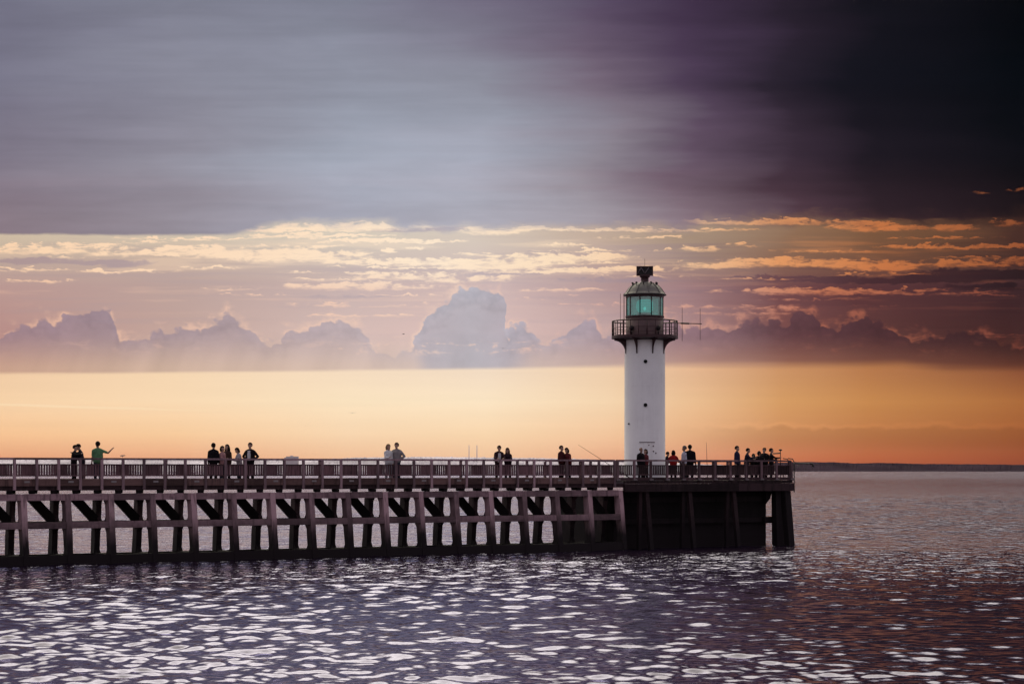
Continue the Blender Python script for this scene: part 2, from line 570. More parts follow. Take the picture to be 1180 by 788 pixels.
    # ---- heaped clouds along the lower sky
    prof = [(-40, 398), (0, 388), (5, 384), (23, 377), (53, 368), (60, 376), (74, 368), (89, 357), (100, 355), (109, 355), (118, 354), (126, 356), (131, 366), (136, 384), (144, 394), (160, 392), (172, 386), (183, 376), (190, 385),
            (211, 376), (226, 378), (249, 370), (263, 361), (272, 364), (277, 373), (292, 384), (304, 397), (323, 390), (333, 381), (342, 382), (348, 380), (369, 377), (381, 366), (388, 369), (407, 371),
            (419, 382), (426, 396), (432, 406), (470, 405), (480, 396), (486, 382), (491, 366), (503, 353), (521, 343), (529, 334), (545, 332), (560, 331), (575, 333), (580, 340), (581, 366), (585, 386), (588, 377),
            (598, 374), (609, 374), (614, 388), (630, 397), (645, 387), (655, 375), (670, 369), (686, 371), (694, 384), (712, 392), (735, 386), (752, 372), (768, 362), (778, 366), (786, 380), (815, 376), (838, 379),
            (854, 371), (870, 366), (882, 370), (892, 366), (902, 374), (913, 362), (926, 359), (941, 364), (955, 375), (970, 375), (984, 368), (996, 363), (1011, 371), (1025, 378), (1043, 387), (1064, 390),
            (1088, 386), (1105, 380), (1130, 383), (1146, 393), (1190, 404)]
    lo_u, hi_u = -60.0, 1240.0
    T = curve((U - lo_u) / (hi_u - lo_u), [((-60 - lo_u) / 1300, 400)] + [((p - lo_u) / 1300, q) for p, q in prof] + [(1.0, 404)], 320, 420)
    wU = U + (n_puff2 - 0.5) * 12.0 + (n_puff - 0.5) * 8.0
    T = curve((wU - lo_u) / (hi_u - lo_u), [((-60 - lo_u) / 1300, 400)] + [((p - lo_u) / 1300, q) for p, q in prof] + [(1.0, 404)], 320, 420)
    def cells(v):
        n = N.new('ShaderNodeTexVoronoi')
        n.voronoi_dimensions = '2D'
        n.feature = 'F1'
        X.put(n.inputs['Vector'], v)
        n.inputs['Scale'].default_value = 1.0
        return X(n.outputs['Distance'])
    pu, pv = U + (n_puff - 0.5) * 7.0, Y + (n_puff - 0.5) * 7.0
    c1, c2 = cells(vec(pu / 16.0 + 7.7, pv / 14.0)), cells(vec(pu / 7.5 + 5.0, pv / 6.5))
    d = Y + (n_puff - 0.5) * 12.0 + (n_puff2 - 0.5) * 12.0 + (0.42 - c1) * 11.0 + (0.42 - c2) * 5.5 - T
    cm = step(d, -1.8, 3.0 + (n_puff2 - 0.4) * 9.0)
    far_fade = step(U, 470, 500) * step(U, 625, 575) * 34.0
    op = step(Y - far_fade, 428, 378) * step(U, 400, 480, 0.62, 0.78) + step(d, 26, 0) * 0.12
    heap = ramp(u, [(0.0, srgb(144, 122, 134)), (0.10, srgb(142, 126, 142)), (0.22, srgb(158, 143, 153)), (0.34, srgb(172, 160, 168)), (0.46, srgb(174, 173, 184)), (0.57, srgb(166, 152, 163)),
                    (0.66, srgb(142, 112, 122)), (0.76, srgb(92, 62, 69)), (0.86, srgb(72, 44, 49)), (1.0, srgb(48, 29, 32))])
    ht = (n_puff2 - 0.5) * 0.25 + (n_puff - 0.5) * 0.16 + 1.0
    ht = ht + ((0.42 - c1) * 0.20 + (0.42 - c2) * 0.14) * step(d, 45, 5) + step(d, 14, 0) * 0.05
    heap = mix(1.0, heap, vec(ht, ht, ht), 'MULTIPLY')
    # pale wisps between and before the heaps
    wisp = step(n_fine + (n_puff - 0.5) * 0.4, 0.52, 0.72) * step(Y, 376, 390) * step(Y, 412, 400) * step(n_mid, 0.42, 0.6)
    low = mix(wisp * 0.5, low, pink)
    low = mix(cm * op, low, heap)
    wisp2 = step(n_fine + (n_puff - 0.5) * 0.5, 0.56, 0.72) * step(Y, 388, 396) * step(Y, 412, 402) * step(n_big, 0.40, 0.55) * step(U, 720, 600)
    low = mix(wisp2 * 0.75, low, pink)
    rim = step(d, -5.0, -0.5) * step(d, 3.5, 0.5) * step(n_puff2 + (n_fine - 0.5) * 0.5, 0.40, 0.66) * 0.5
    low = mix(rim, low, pink)
    low = mix(step(d, -13.0, -2.0) * step(d, 1.5, -1.0) * step(n_puff2 + (n_fine - 0.5) * 0.7, 0.42, 0.62) * 0.34, low, pink)
    # light falling through below the clouds
    ray = noise(vec((U + (Y - 380.0) * 0.35) / 34.0, Y / 900.0), 1.0, 2, 0.5)
    rt = (ray - 0.5) * 0.22 * step(Y, 372, 412) * step(U, 760, 560) + 1.0
    low = mix(1.0, low, vec(rt, rt, rt), 'MULTIPLY')

    # ---- clear strip on the horizon with a faint bank at the right
    gb = step(Y + (n_puff - 0.5) * 9.0 + (n_puff2 - 0.5) * 16.0, 490, 496) * step(Y, 524, 508) * step(U, 740, 900)
    gl = step(Y + (n_puff - 0.5) * 9.0 + (n_puff2 - 0.5) * 16.0, 486, 491) * step(Y + (n_puff - 0.5) * 9.0 + (n_puff2 - 0.5) * 16.0, 496, 491) * step(U, 780, 900) * 0.09
    gt = 1.0 - gb * 0.13 + gl + (n_str - 0.5) * 0.07 + (n_big - 0.5) * 0.05
    glow = mix(1.0, glow, vec(gt, gt, gt), 'MULTIPLY')
    thin = step(X.m('ABSOLUTE', Y - 469.0 - (U - 100.0) * 0.03 + (n_mid - 0.5) * 4.0), 2.2, 0.4) * step(U, 300, 120) * 0.35
    glow = mix(thin, glow, srgb(255, 232, 196))

    edge = curve((U - lo_u) / (hi_u - lo_u), [((p - lo_u) / 1300, q) for p, q in
                 [(-60, 269), (130, 271), (250, 270.5), (280, 268), (300, 262), (325, 255), (440, 257), (470, 264), (520, 263), (600, 261), (800, 262), (815, 254), (900, 252), (1000, 253), (1060, 255), (1120, 255), (1240, 244)]], 230, 280)
    ew = step(U, 250, 330) * 7.0 + step(U, 700, 900) * 5.0 + 2.2
    e = Y + (n_fine - 0.5) * ew * 1.6 + (n_puff2 - 0.5) * (ew - 1.4) * 1.4 - edge
    base = mix(step(e / ew, -1.0, 1.0), deck, low)
    ll = curve((U - lo_u) / (hi_u - lo_u), [((p - lo_u) / 1300, q) for p, q in [(-60, 430), (100, 430), (300, 428), (480, 425.5), (600, 424), (760, 421), (900, 421), (1040, 419), (1090, 425), (1240, 424)]], 400, 440)
    lw = step(U, 520, 1000) * 5.0 + 2.6
    base = mix(step((Y + (n_str - 0.5) * lw * 1.2 - ll) / lw, -1.0, 1.0), base, glow)
    # orange tatters in the dark deck at the far right
    tat = Lm * step(Y, 262, 250) * step(U, 780, 830)
    base = mix(tat * 0.8, base, hi)

    # ---- the rest of the dome: dusk air (Nishita) under broken cloud
    sky = N.new('ShaderNodeTexSky')
    sky.sky_type = 'NISHITA'
    sky.sun_disc = False
    sky.sun_elevation = math.radians(SUN_EL)
    sky.sun_rotation = math.radians(SUN_AZ)
    sky.air_density = 1.5
    sky.dust_density = 3.0
    cl = noise(tc.outputs['Generated'], 2.2, 5, 0.55, '3D')
    cloud = ramp(cl, [(0.3, (0.30, 0.28, 0.36, 1)), (0.55, (0.52, 0.48, 0.56, 1)), (0.75, (0.80, 0.72, 0.76, 1))])
    nis = mix(1.0, sky.outputs[0], (0.06, 0.06, 0.06, 1), 'MULTIPLY')
    rest = mix(0.82, nis, cloud)
    # veiled sun glow above the view, added and shaped for the water glints
    saz = math.radians(-8.0)
    elv = X.m('ARCTAN2', dz, hyp)
    ga = (az - saz) / 0.75
    halo = X.m('EXPONENT', ga * ga * -1.0) * step(elv, math.radians(17.0), math.radians(24.0)) * step(elv, math.radians(85), math.radians(55))
    rest = mix(halo, rest, (5.4, 5.0, 3.65, 1))
    lowband = mix(step(dz, 0.0, 0.30), (0.80, 0.66, 0.66, 1), rest)
    upper = mix(step(dz, 0.23, 0.34), deck, rest)           # above the frame of view the deck thins
    ahead = X.m('MAXIMUM', step(az, 0.32, 0.8), step(az, -0.32, -0.8))
    above = step(dz, 0.27, 0.31)
    other = X.m('MAXIMUM', ahead, above)
    col = mix(other, base, lowband)
    below = step(dz, 0.0, -0.02)
    col = mix(below, col, (0.05, 0.04, 0.055, 1))
    nt.links.new(col, bg.inputs[0])
    bg.inputs[1].default_value = 1.0
    w.cycles.sampling_method = 'MANUAL'
    w.cycles.sample_map_resolution = 512


make_world()

# the sun: veiled by the cloud deck ahead, so a broad soft source
sl = bpy.data.lights.new('sun', 'SUN')
sl.energy = 0.14
sl.angle = math.radians(20)
sl.color = (1.0, 0.93, 0.86)
so = bpy.data.objects.new('sun', sl)
C.objects.link(so)
el, azr = math.radians(SUN_EL), math.radians(SUN_AZ)
dirv = Vector((math.sin(azr) * math.cos(el), math.cos(azr) * math.cos(el), math.sin(el)))
so.rotation_euler = dirv.to_track_quat('Z', 'Y').to_euler()
so.location = dirv * 300


# ------------------------------------------------------------------ water
def make_sea():
    rows = [3.0]
    while rows[-1] < 14000:
        r = rows[-1]
        rows.append(r * (1.0021 if 37 < r < 110 else 1.0036 if 36 < r < 1200 else (1.02 if r >= 1200 else 1.04)))
    rows = np.array(rows)
    fan = np.radians(18.5)
    a_in = np.linspace(-fan, fan, 800)
    a_out = np.linspace(fan, 2 * np.pi - fan, 150)[1:-1]
    ang = np.concatenate([a_in, a_out])
    nr, na = len(rows), len(ang)
    R, A = np.meshgrid(rows, ang, indexing='ij')
    x, y = (R * np.sin(A)).ravel(), (R * np.cos(A)).ravel()
    z = np.zeros_like(x)
    dxx, dyy = np.zeros_like(x), np.zeros_like(x)
    sp_r = np.gradient(rows)[:, None] * np.ones(na)[None, :]
    sp_a = R * (2 * fan / 800)
    sp = np.maximum(sp_r, sp_a).ravel()
    outside = np.abs((A.ravel() + np.pi) % (2 * np.pi) - np.pi) > fan
    waves = []
    for i in range(110):
        lam = 0.19 * (5.0 / 0.19) ** (i / 109.0) * rng.uniform(0.93, 1.07)
        th = rng.normal(-0.25, 0.75) + np.pi / 2
        slope = SLOPE * (1.35 if lam < 0.5 else 1.35 * (0.5 / lam) ** 0.7) * rng.uniform(0.6, 1.3)
        waves.append((lam, th, slope * lam / (2 * np.pi), rng.uniform(0, 2 * np.pi)))
    # gusts: calmer and rougher patches
    gust = np.zeros_like(x)
    for i in range(10):
        lam = rng.uniform(9, 60)
        th = rng.uniform(0, np.pi)
        gust += np.sin(2 * np.pi / lam * (x * np.cos(th) + y * np.sin(th) * 0.6) + rng.uniform(0, 6.28))
    gust = np.clip(1.0 + 0.13 * gust, 0.55, 1.5)
    for lam, th, a, ph in waves:
        k = 2 * np.pi / lam
        fade = np.clip((lam / sp - 2.6) / 2.0, 0, 1)
        fade[outside] = 0 if lam < 4 else fade[outside]
        idx = np.nonzero(fade > 0)[0]
        arg = k * (x[idx] * np.cos(th) + y[idx] * np.sin(th)) + ph
        g = fade[idx] * (gust[idx] if lam < 3.5 else 1.0) * (1.0 + np.clip((R.ravel()[idx] - 110.0) / 90.0, 0, 2.4))
        z[idx] += a * np.sin(arg) * g
        q = 0.55 * a * g * np.cos(arg)
        dxx[idx] += q * np.cos(th)
        dyy[idx] += q * np.sin(th)
    x += dxx
    y += dyy
    co = np.column_stack([x, y, z]).astype(np.float32)
    co = np.vstack([co, [[0, 0, 0]]]).astype(np.float32)
    i = np.arange(nr - 1)[:, None]
    j = np.arange(na)[None, :]
    j2 = (j + 1) % na
    quads = np.stack([i * na + j, (i + 1) * na + j, (i + 1) * na + j2, i * na + j2], axis=-1).reshape(-1, 4)[:, ::-1]
    me = bpy.data.meshes.new('sea')
    cen = len(co) - 1
    tris = np.stack([np.full(na, cen), j[0], j2[0]], axis=-1)[:, ::-1]
    nq, ntr = len(quads), len(tris)
    me.vertices.add(len(co))
    me.vertices.foreach_set('co', co.ravel())
    me.loops.add(nq * 4 + ntr * 3)
    me.loops.foreach_set('vertex_index', np.concatenate([quads.ravel(), tris.ravel()]).astype(np.int32))
    me.polygons.add(nq + ntr)
    me.polygons.foreach_set('loop_start', np.concatenate([np.arange(nq) * 4, nq * 4 + np.arange(ntr) * 3]).astype(np.int32))
    me.polygons.foreach_set('use_smooth', np.ones(nq + ntr, dtype=bool))
    me.update()
    me.validate()
    if me.polygons[0].normal.z < 0: me.flip_normals()
    m, b, N = material('sea_water')
    geo = N.new('ShaderNodeNewGeometry')
    sep = N.new('ShaderNodeSeparateXYZ')
    X.nt.links.new(geo.outputs['Position'], sep.inputs[0])
    px, py = X(sep.outputs[0]), X(sep.outputs[1])
    dist = X.m('SQRT', px * px + py * py)
    rough = step(dist, 120, 1500, 0.06, 0.14)
    rip = noise(vec(px, py * 0.8), 1.5, 3, 0.55, '2D')
    swell = noise(vec(px * 0.55, py * 0.30), 1.0, 4, 0.6, '2D')
    fine = noise(vec(px * 1.3, py), 6.0, 3, 0.6, '2D')
    h = fine * 0.005 * step(dist, 160, 60) + rip * 0.22 * step(dist, 50, 130) * step(dist, 900, 250) + swell * 0.55 * step(dist, 130, 360) * (noise(vec(px * 0.035, py * 0.006), 1.0, 4, 0.65, '2D') * 1.5 + 0.25)
    bp = N.new('ShaderNodeBump')
    bp.inputs['Strength'].default_value = 1.0
    bp.inputs['Distance'].default_value = 1.0
    X.put(bp.inputs['Height'], h)
    # violet-brown water; cool tint put into the reflections to mute the orange glow
    N.remove(b)
    fr = N.new('ShaderNodeFresnel')
    fr.inputs['IOR'].default_value = 1.33
    gl = N.new('ShaderNodeBsdfGlossy')
    gl.inputs['Color'].default_value = (0.60, 0.585, 0.79, 1)
    X.put(gl.inputs['Roughness'], rough)
    df = N.new('ShaderNodeBsdfDiffuse')
    df.inputs['Color'].default_value = (0.019, 0.011, 0.021, 1)
    mx = N.new('ShaderNodeMixShader')
    for nd in (fr, gl, df): X.nt.links.new(bp.outputs[0], nd.inputs['Normal'])
    X.nt.links.new(fr.outputs[0], mx.inputs[0])
    X.nt.links.new(df.outputs[0], mx.inputs[1])
    X.nt.links.new(gl.outputs[0], mx.inputs[2])
    X.nt.links.new(mx.outputs[0], N['Material Output'].inputs['Surface'])
    me.materials.append(m)
    o = bpy.data.objects.new('sea', me)
    C.objects.link(o)
    tag(o, 'rippled dark purple sea with white glints stretching to the horizon', 'sea', kind='structure')
    return o


HAZE = 3.0e-6
SLOPE = 0.0222
make_sea()

# ------------------------------------------------------------------ pier trestle
PIER_LOC = (0, K, 0)
BENT, S0 = 2.0288, -25.72
HALF = BENT / 2
FIRST = -4                      # bents beyond the left edge of the view
pier = empty('timber_pier', PIER_LOC, TH)
tag(pier, 'long weathered timber pier on raked trestle legs leading to the dark pier head', 'pier')


def leg_w(z, front=True):
    return -0.42 * (3.13 - z) / 3.13 if front else 1.22 + 0.34 * (3.13 - z) / 3.13


def make_leg(fr):
    h = 0.24
    cc = 0.115 if fr else 0.23
    a, bt = leg_w(3.12, fr) + cc, leg_w(-1.5, fr) + cc
    mb = MB()
    n = 7                                          # hewn by hand: the edges wander a little
    ring = []
    for k in range(n + 1):
        u = k / n
        z = 3.12 + (-1.5 - 3.12) * u
        w = a + (bt - a) * u
        e = [random.uniform(-.012, .012) for _ in range(4)]
        ring += [(-0.13 + e[0], w - h, z), (0.13 + e[1], w - h, z), (0.13 + e[2], w + h, z), (-0.13 + e[3], w + h, z)]
    fs = [(0, 1, 2, 3), (4 * n + 3, 4 * n + 2, 4 * n + 1, 4 * n)]
    for k in range(n):
        for q in range(4):
            fs.append((4 * k + q, 4 * k + 4 + q, 4 * k + 4 + (q + 1) % 4, 4 * k + (q + 1) % 4))
    mb.add(ring, fs)
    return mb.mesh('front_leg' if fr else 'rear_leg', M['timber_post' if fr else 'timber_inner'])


def make_ties():
    mb = MB()
    for z0, z1, th in ((2.86, 3.115, 0.105), (1.60, 1.86, 0.11), (-0.3, 0.40, 0.115)):   # ties
        mb.prism_x([(leg_w(z0) + 0.1, z0), (leg_w(z0, False) + 0.1, z0), (leg_w(z1, False) + 0.1, z1), (leg_w(z1) + 0.1, z1)], -th, th)
    for za, sgn in ((2.86, -1), (1.86, 1), (1.60, -1), (0.40, 1)):      # haunches in the corners
        for fr in (True, False):
            w = leg_w(za, fr) + (0.34 if fr else 0.0)
            dw = 0.26 if fr else -0.26
            w2 = leg_w(za + sgn * 0.30, fr) + (0.34 if fr else 0.0)
            tri = [(w - dw * 0.05, za - sgn * 0.03), (w + dw, za - sgn * 0.03), (w2, za + sgn * 0.30)]
            mb.prism_x(tri, -0.095, 0.095)
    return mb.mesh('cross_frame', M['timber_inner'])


def make_brace():
    x0, z0, x1, z1 = 0.08, 1.62, -1.20, 2.95
    mb = MB()
    dx, dz = x1 - x0, z1 - z0
    L = math.hypot(dx, dz)
    nx, nz = -dz / L * 0.21, dx / L * 0.21
    mb.prism_y([(x0 + nx, z0 + nz), (x0 - nx, z0 - nz), (x1 - nx, z1 - nz), (x1 + nx, z1 + nz)], 1.24, 1.42)
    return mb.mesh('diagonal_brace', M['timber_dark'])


brace_me = make_brace()
leg_mes = [(make_leg(True), make_leg(False)) for _ in range(5)]
tie_me = make_ties()
last = 16
for i in range(FIRST, last + 1):
    s = S0 + BENT * i
    fl, rl = random.choice(leg_mes)
    for nm, me in (('front_leg', fl), ('rear_leg', rl), ('cross_frame', tie_me)):
        o = bpy.data.objects.new(nm, me)
        C.objects.link(o); o.parent = pier; o.location = (s, 0, 0)
        if nm == 'front_leg': o.rotation_euler = (random.uniform(-.006, .006), random.uniform(-.009, .009), 0)
    if i > FIRST:
        o = bpy.data.objects.new('diagonal_brace', brace_me)
        C.objects.link(o); o.parent = pier; o.location = (s + random.uniform(-.03, .03), 0, 0)
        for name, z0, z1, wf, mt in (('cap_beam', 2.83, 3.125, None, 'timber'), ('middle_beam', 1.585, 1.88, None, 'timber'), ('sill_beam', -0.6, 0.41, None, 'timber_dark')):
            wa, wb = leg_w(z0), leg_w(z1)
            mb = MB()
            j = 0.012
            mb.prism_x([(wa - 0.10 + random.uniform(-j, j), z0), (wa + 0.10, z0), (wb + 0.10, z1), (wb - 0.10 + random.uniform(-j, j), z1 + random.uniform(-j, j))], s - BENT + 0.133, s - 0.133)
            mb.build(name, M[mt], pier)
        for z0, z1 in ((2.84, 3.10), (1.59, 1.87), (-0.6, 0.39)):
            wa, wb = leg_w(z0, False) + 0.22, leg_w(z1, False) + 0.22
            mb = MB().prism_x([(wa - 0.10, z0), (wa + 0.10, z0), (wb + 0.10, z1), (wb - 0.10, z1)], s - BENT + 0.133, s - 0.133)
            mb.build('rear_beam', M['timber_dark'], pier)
sA, sB = S0 + BENT * FIRST - 0.6, 6.93
mb = MB()
mb.box(sA, sB, -0.09, 0.11, 3.272, 3.47)
mb.build('deck_bearer', M['timber_head'], pier)  # dark colour stands in for the shadow under the deck edge
mb = MB()
mb.box(sA, sB, 1.12, 1.32, 3.272, 3.47)
mb.build('deck_bearer', M['timber_head'], pier)
cor = MB().prism_x([(-0.09, 3.128), (0.09, 3.128), (0.13, 3.27), (-0.13, 3.27)], -0.11, 0.11).mesh('corbel_block', M['timber_dark'])
n = 0
while True:
    s = -26.32 - 8 * HALF + n * HALF
    if s > 6.8: break
    for w, off in ((0.01, 0), (1.22, -0.45)):
        o = bpy.data.objects.new('corbel_block', cor)
        C.objects.link(o); o.parent = pier; o.location = (s + off, w, 0)
    n += 1
mb = MB()
s = sA
while s < sB:
    e = min(s + 0.235, sB)
    mb.box(s, e - 0.012, -0.10, 2.02, 3.472, DECK + random.uniform(-.006, .004))
    s += 0.235
mb.build('deck', M['deck'], pier)


# ------------------------------------------------------------------ railings
def rail_run(root, p0, p1, spacing, mats, side, kick=True, posts_extra=True, phase=0.0, foot=False, skip=0.0):
    """one straight railing from p0 to p1 in pier coordinates"""
    p0, p1 = Vector(p0), Vector(p1)
    d = (p1 - p0)
    L = d.length
    a = math.atan2(d.y, d.x)
    mp, ms, mk = mats
    run = root
    def put(me, name, t):
        o = bpy.data.objects.new(name, me)
        C.objects.link(o); o.parent = root
        q = p0 + d.normalized() * t
        o.location = (q.x, q.y, 0)
        o.rotation_euler = (0, 0, a)
        return o
    y = side
    ts = [phase + k * spacing for k in range(int((L - phase) / spacing + 1e-6) + 1)]
    post = MB().box(-0.06, 0.06, y * 0.055 - 0.05, y * 0.055 + 0.05, 3.30 if kick and not foot else DECK + 0.004, 4.645, 0.003).mesh('post', M[mp])
    for t in ts:
        o = put(post, 'post', t)
        if foot:
            f = MB().box(-0.11, 0.11, y * 0.10 - 0.07, y * 0.10 + 0.07, 3.63, 3.72).mesh('post_bracket', M['bracket'])
            g = bpy.data.objects.new('post_bracket', f)
            C.objects.link(g); g.parent = o
    # long rails, in lengths of four bays
    seg = 4 * spacing
    for nm, z0, z1, h0, h1, mm in (('top_rail', 4.645, RAIL, -0.085, 0.085, mp), ('middle_rail', 4.405, 4.455, -0.035, 0.035, ms), ('bottom_rail', 3.905, 3.965, -0.035, 0.035, ms)):
        t = 0.0
        while t < L - 1e-3:
            e = min(t + seg, L)
            me = MB().box(0.0, e - t - 0.006, h0 - y * 0.02, h1 - y * 0.02, z0, z1, 0.002).mesh(nm, M[mm])
            put(me, nm, t)
            t += seg
    def panel(width):
        mb = MB()
        nb = max(3, int(round(width / 0.118)))
        st = width / nb
        for k in range(nb):
            c = (k + 0.5) * st
            mb.box(c - 0.038, c + 0.038, -0.016 - y * 0.03, 0.016 - y * 0.03, 3.94, 4.42, 0.003)
        return mb.mesh('baluster_panel', M[ms])
    pm = [panel(spacing - 0.14) for _ in range(3)]
    km = [MB().box(0.0, spacing - 0.125, -0.022 + y * 0.045, 0.022 + y * 0.045, (DECK + 0.02) if foot else 3.475, 3.79, 0.006).mesh('kick_board', M[mk]) for _ in range(3)]
    pl = MB().box(spacing * 0.38, spacing * 0.62, y * 0.072 - 0.004, y * 0.072 + 0.004, 3.62, 3.70).mesh('plaque', M['plaque'])
    for k, t in enumerate(ts[:-1]):
        if random.random() < skip: continue
        put(random.choice(pm), 'baluster_panel', t + 0.07)
        if kick:
            o = put(random.choice(km), 'kick_board', t + 0.0625)
            if k % 2 == 0 and mp == 'rail_post':
                g = bpy.data.objects.new('plaque', pl)
                C.objects.link(g); g.parent = o


r1 = empty('pier_railing', PIER_LOC, TH)
tag(r1, 'grey timber railing with brown slats along the near side of the long pier', 'railing', 'timber railings')
q0 = -26.15 - 8 * 1.0145
rail_run(r1, (q0, -0.10), (6.33, -0.10), 1.0145, ('rail_post', 'rail_slat', 'kick'), -1)
r2 = empty('pier_railing', PIER_LOC, TH)
tag(r2, 'timber railing behind the walkers on the far side of the long pier', 'railing', 'timber railings')
rail_run(r2, (q0, 1.98), (6.33, 1.98), 4 * 1.0145, ('rail_post', 'rail_slat', 'kick'), 1)
r3 = empty('pier_head_railing', PIER_LOC, TH)
tag(r3, 'darker timber railing along the seaward front of the pier head below the lighthouse', 'railing', 'timber railings')
SE = 18.42
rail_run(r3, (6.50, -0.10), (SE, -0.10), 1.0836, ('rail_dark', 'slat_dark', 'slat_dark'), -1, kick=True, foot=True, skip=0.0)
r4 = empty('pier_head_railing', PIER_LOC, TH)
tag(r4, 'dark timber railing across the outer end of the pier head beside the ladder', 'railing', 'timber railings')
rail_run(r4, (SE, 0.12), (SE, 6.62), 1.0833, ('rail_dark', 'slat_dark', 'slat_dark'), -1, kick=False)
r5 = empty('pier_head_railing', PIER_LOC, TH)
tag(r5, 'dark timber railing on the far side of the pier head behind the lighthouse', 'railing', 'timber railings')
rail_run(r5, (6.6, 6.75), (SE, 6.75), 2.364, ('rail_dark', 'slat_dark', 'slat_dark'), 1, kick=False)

# ------------------------------------------------------------------ pier head
head = empty('lighthouse_jetty', PIER_LOC, TH)
tag(head, 'broad dark planked pier head on raked piles carrying the white lighthouse', 'jetty')
HX0, HX1, HW1 = 6.96, 18.50, 6.85
mb = MB()
s = HX0
while s < HX1:
    e = min(s + 0.24, HX1)
    mb.box(s, e - 0.012, -0.16, HW1, 3.465, DECK + random.uniform(-.006, .004))
    s += 0.24
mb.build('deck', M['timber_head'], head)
for a, b_s in ((HX0 - 0.02, 10.8), (10.81, 14.6), (14.61, HX1 + 0.02)):
    MB().box(a, b_s, -0.24, -0.03, 3.03, 3.46, 0.01).build('edge_girder', M['timber_head'], head)
MB().box(HX1 - 0.22, HX1, -0.02, HW1, 3.035, 3.455).build('edge_girder', M['timber_dark'], head)
# planked wall set back under the deck
sw = s_of(882, 0.95)
for nm, x0, x1, y0, y1 in (('front_planking', HX0 + 0.05, sw, 0.9, 1.0), ('side_planking', HX0 + 0.02, HX0 + 0.12, 1.01, 6.3), ('back_planking', HX0 + 0.05, sw - 0.4, 6.31, 6.41), ('end_planking', sw - 0.10, sw, 1.01, 2.2)):
    mb = MB()
    z = -1.5
    while z < 3.02:
        j = random.uniform(-.012, .012)
        mb.box(x0, x1, y0 + j, y1 + j, z, min(z + 0.2345, 3.03))
        z += 0.235
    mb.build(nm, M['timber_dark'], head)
# walings
for z in (1.30, 2.45):
    MB().box(HX0 + 0.05, sw - 0.45, 0.70, 0.88, z, z + 0.26).build('waling', M['timber_dark'], head)


def pile(s_top, s_bot, w_top, w_bot, half=0.11, mt='timber_head', ztop=3.03):
    mb = MB()
    p = []
    for z, s, w in ((-1.5, s_bot, w_bot), (ztop, s_top, w_top)):
        for a, b in ((-1, -1), (1, -1), (1, 1), (-1, 1)):
            p.append((s + a * half, w + b * half, z))
    mb.hexa(p)
    return mb.build('raked_pile', M[mt], head)


for x in (741.5, 791.0, 842.0):
    s = s_of(x, 0.0)
    pile(s - 0.16, s - 0.30, 0.12, 0.02, 0.10)
    pile(s + 0.18, s + 0.20, 0.02, -0.62, 0.115)
s_c = s_of(906.5, 0.0)
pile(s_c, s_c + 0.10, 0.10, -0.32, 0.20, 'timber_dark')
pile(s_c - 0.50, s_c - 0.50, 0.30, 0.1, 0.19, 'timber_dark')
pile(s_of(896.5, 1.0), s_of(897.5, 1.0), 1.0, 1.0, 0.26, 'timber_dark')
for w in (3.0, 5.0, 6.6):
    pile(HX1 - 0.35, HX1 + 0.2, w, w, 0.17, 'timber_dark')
MB().box(sw - 0.45, HX1 - 0.9, 0.45, 0.67, 1.24, 1.60).build('waling', M['timber_dark'], head)
mb = MB().prism_y([(sw - 0.40, 3.03), (sw - 0.40, 2.30), (sw - 0.10, 2.60), (sw + 0.05, 3.03)], 0.42, 0.62)
mb.build('knee_brace', M['timber_dark'], head)

# ladder and davit at the outer corner
lad = empty('boarding_ladder', world(HX1 + 0.30, 0.28, 0), TH)
tag(lad, 'narrow dark iron ladder on the outer end of the pier head', 'ladder')
for w in (-0.22, 0.22):
    MB().tube([(0, w, 2.95), (0.0, w, 4.62), (-0.12, w, 4.80), (-0.42, w, 4.83)], 0.028).build('stile', M['iron_black'], lad)
for k in range(6):
    MB().tube([(0, -0.22, 3.05 + 0.29 * k), (0, 0.22, 3.05 + 0.29 * k)], 0.017, 6).build('rung', M['iron_black'], lad)
dv = empty('davit', world(HX1 + 0.12, -0.14, 0), TH)
tag(dv, 'dark horizontal davit arm with a drooping hook beyond the pier end', 'davit')
MB().tube([(0, 0, 3.3), (0, 0, 4.50), (0.06, 0, 4.56), (1.20, 0, 4.55)], 0.035).build('arm', M['iron_black'], dv)
MB().tube([(1.17, 0, 4.545), (1.32, 0, 4.52), (1.40, 0, 4.40), (1.36, 0, 4.29)], [0.05, 0.055, 0.06, 0.035]).build('hook', M['iron_black'], dv)
MB().tube([(0.0, 0, 4.15), (0.45, 0, 4.54)], 0.018, 6).build('strut', M['iron_black'], dv)

# ------------------------------------------------------------------ lighthouse
LW = 3.0
LS = s_of(743.0, LW)
LP = world(LS, LW, DECK)
SC = F / LP.y                                    # pixels per metre there


def lz(y): return CAM_Z + (HY - y) / SC - DECK   # height above the deck of a photo row


rad = 23.6 / SC
lh = empty('lighthouse', LP)
tag(lh, 'white cylindrical lighthouse with a green lit lantern and dark iron gallery', 'lighthouse')
zg = lz(392.5)                                    # underside of the gallery
mb = MB()
mb.lathe([(rad * 1.02, 0), (rad * 1.015, 0.25), (rad, 0.3), (rad * 0.985, zg)], 72)
tower = mb.build('tower', M['tower'], lh)
fx = math.atan2(-LP.y, -LP.x)                     # direction towards the viewpoint


def at_az(deg, r): return (r * math.cos(fx + math.radians(deg)), r * math.sin(fx + math.radians(deg)))


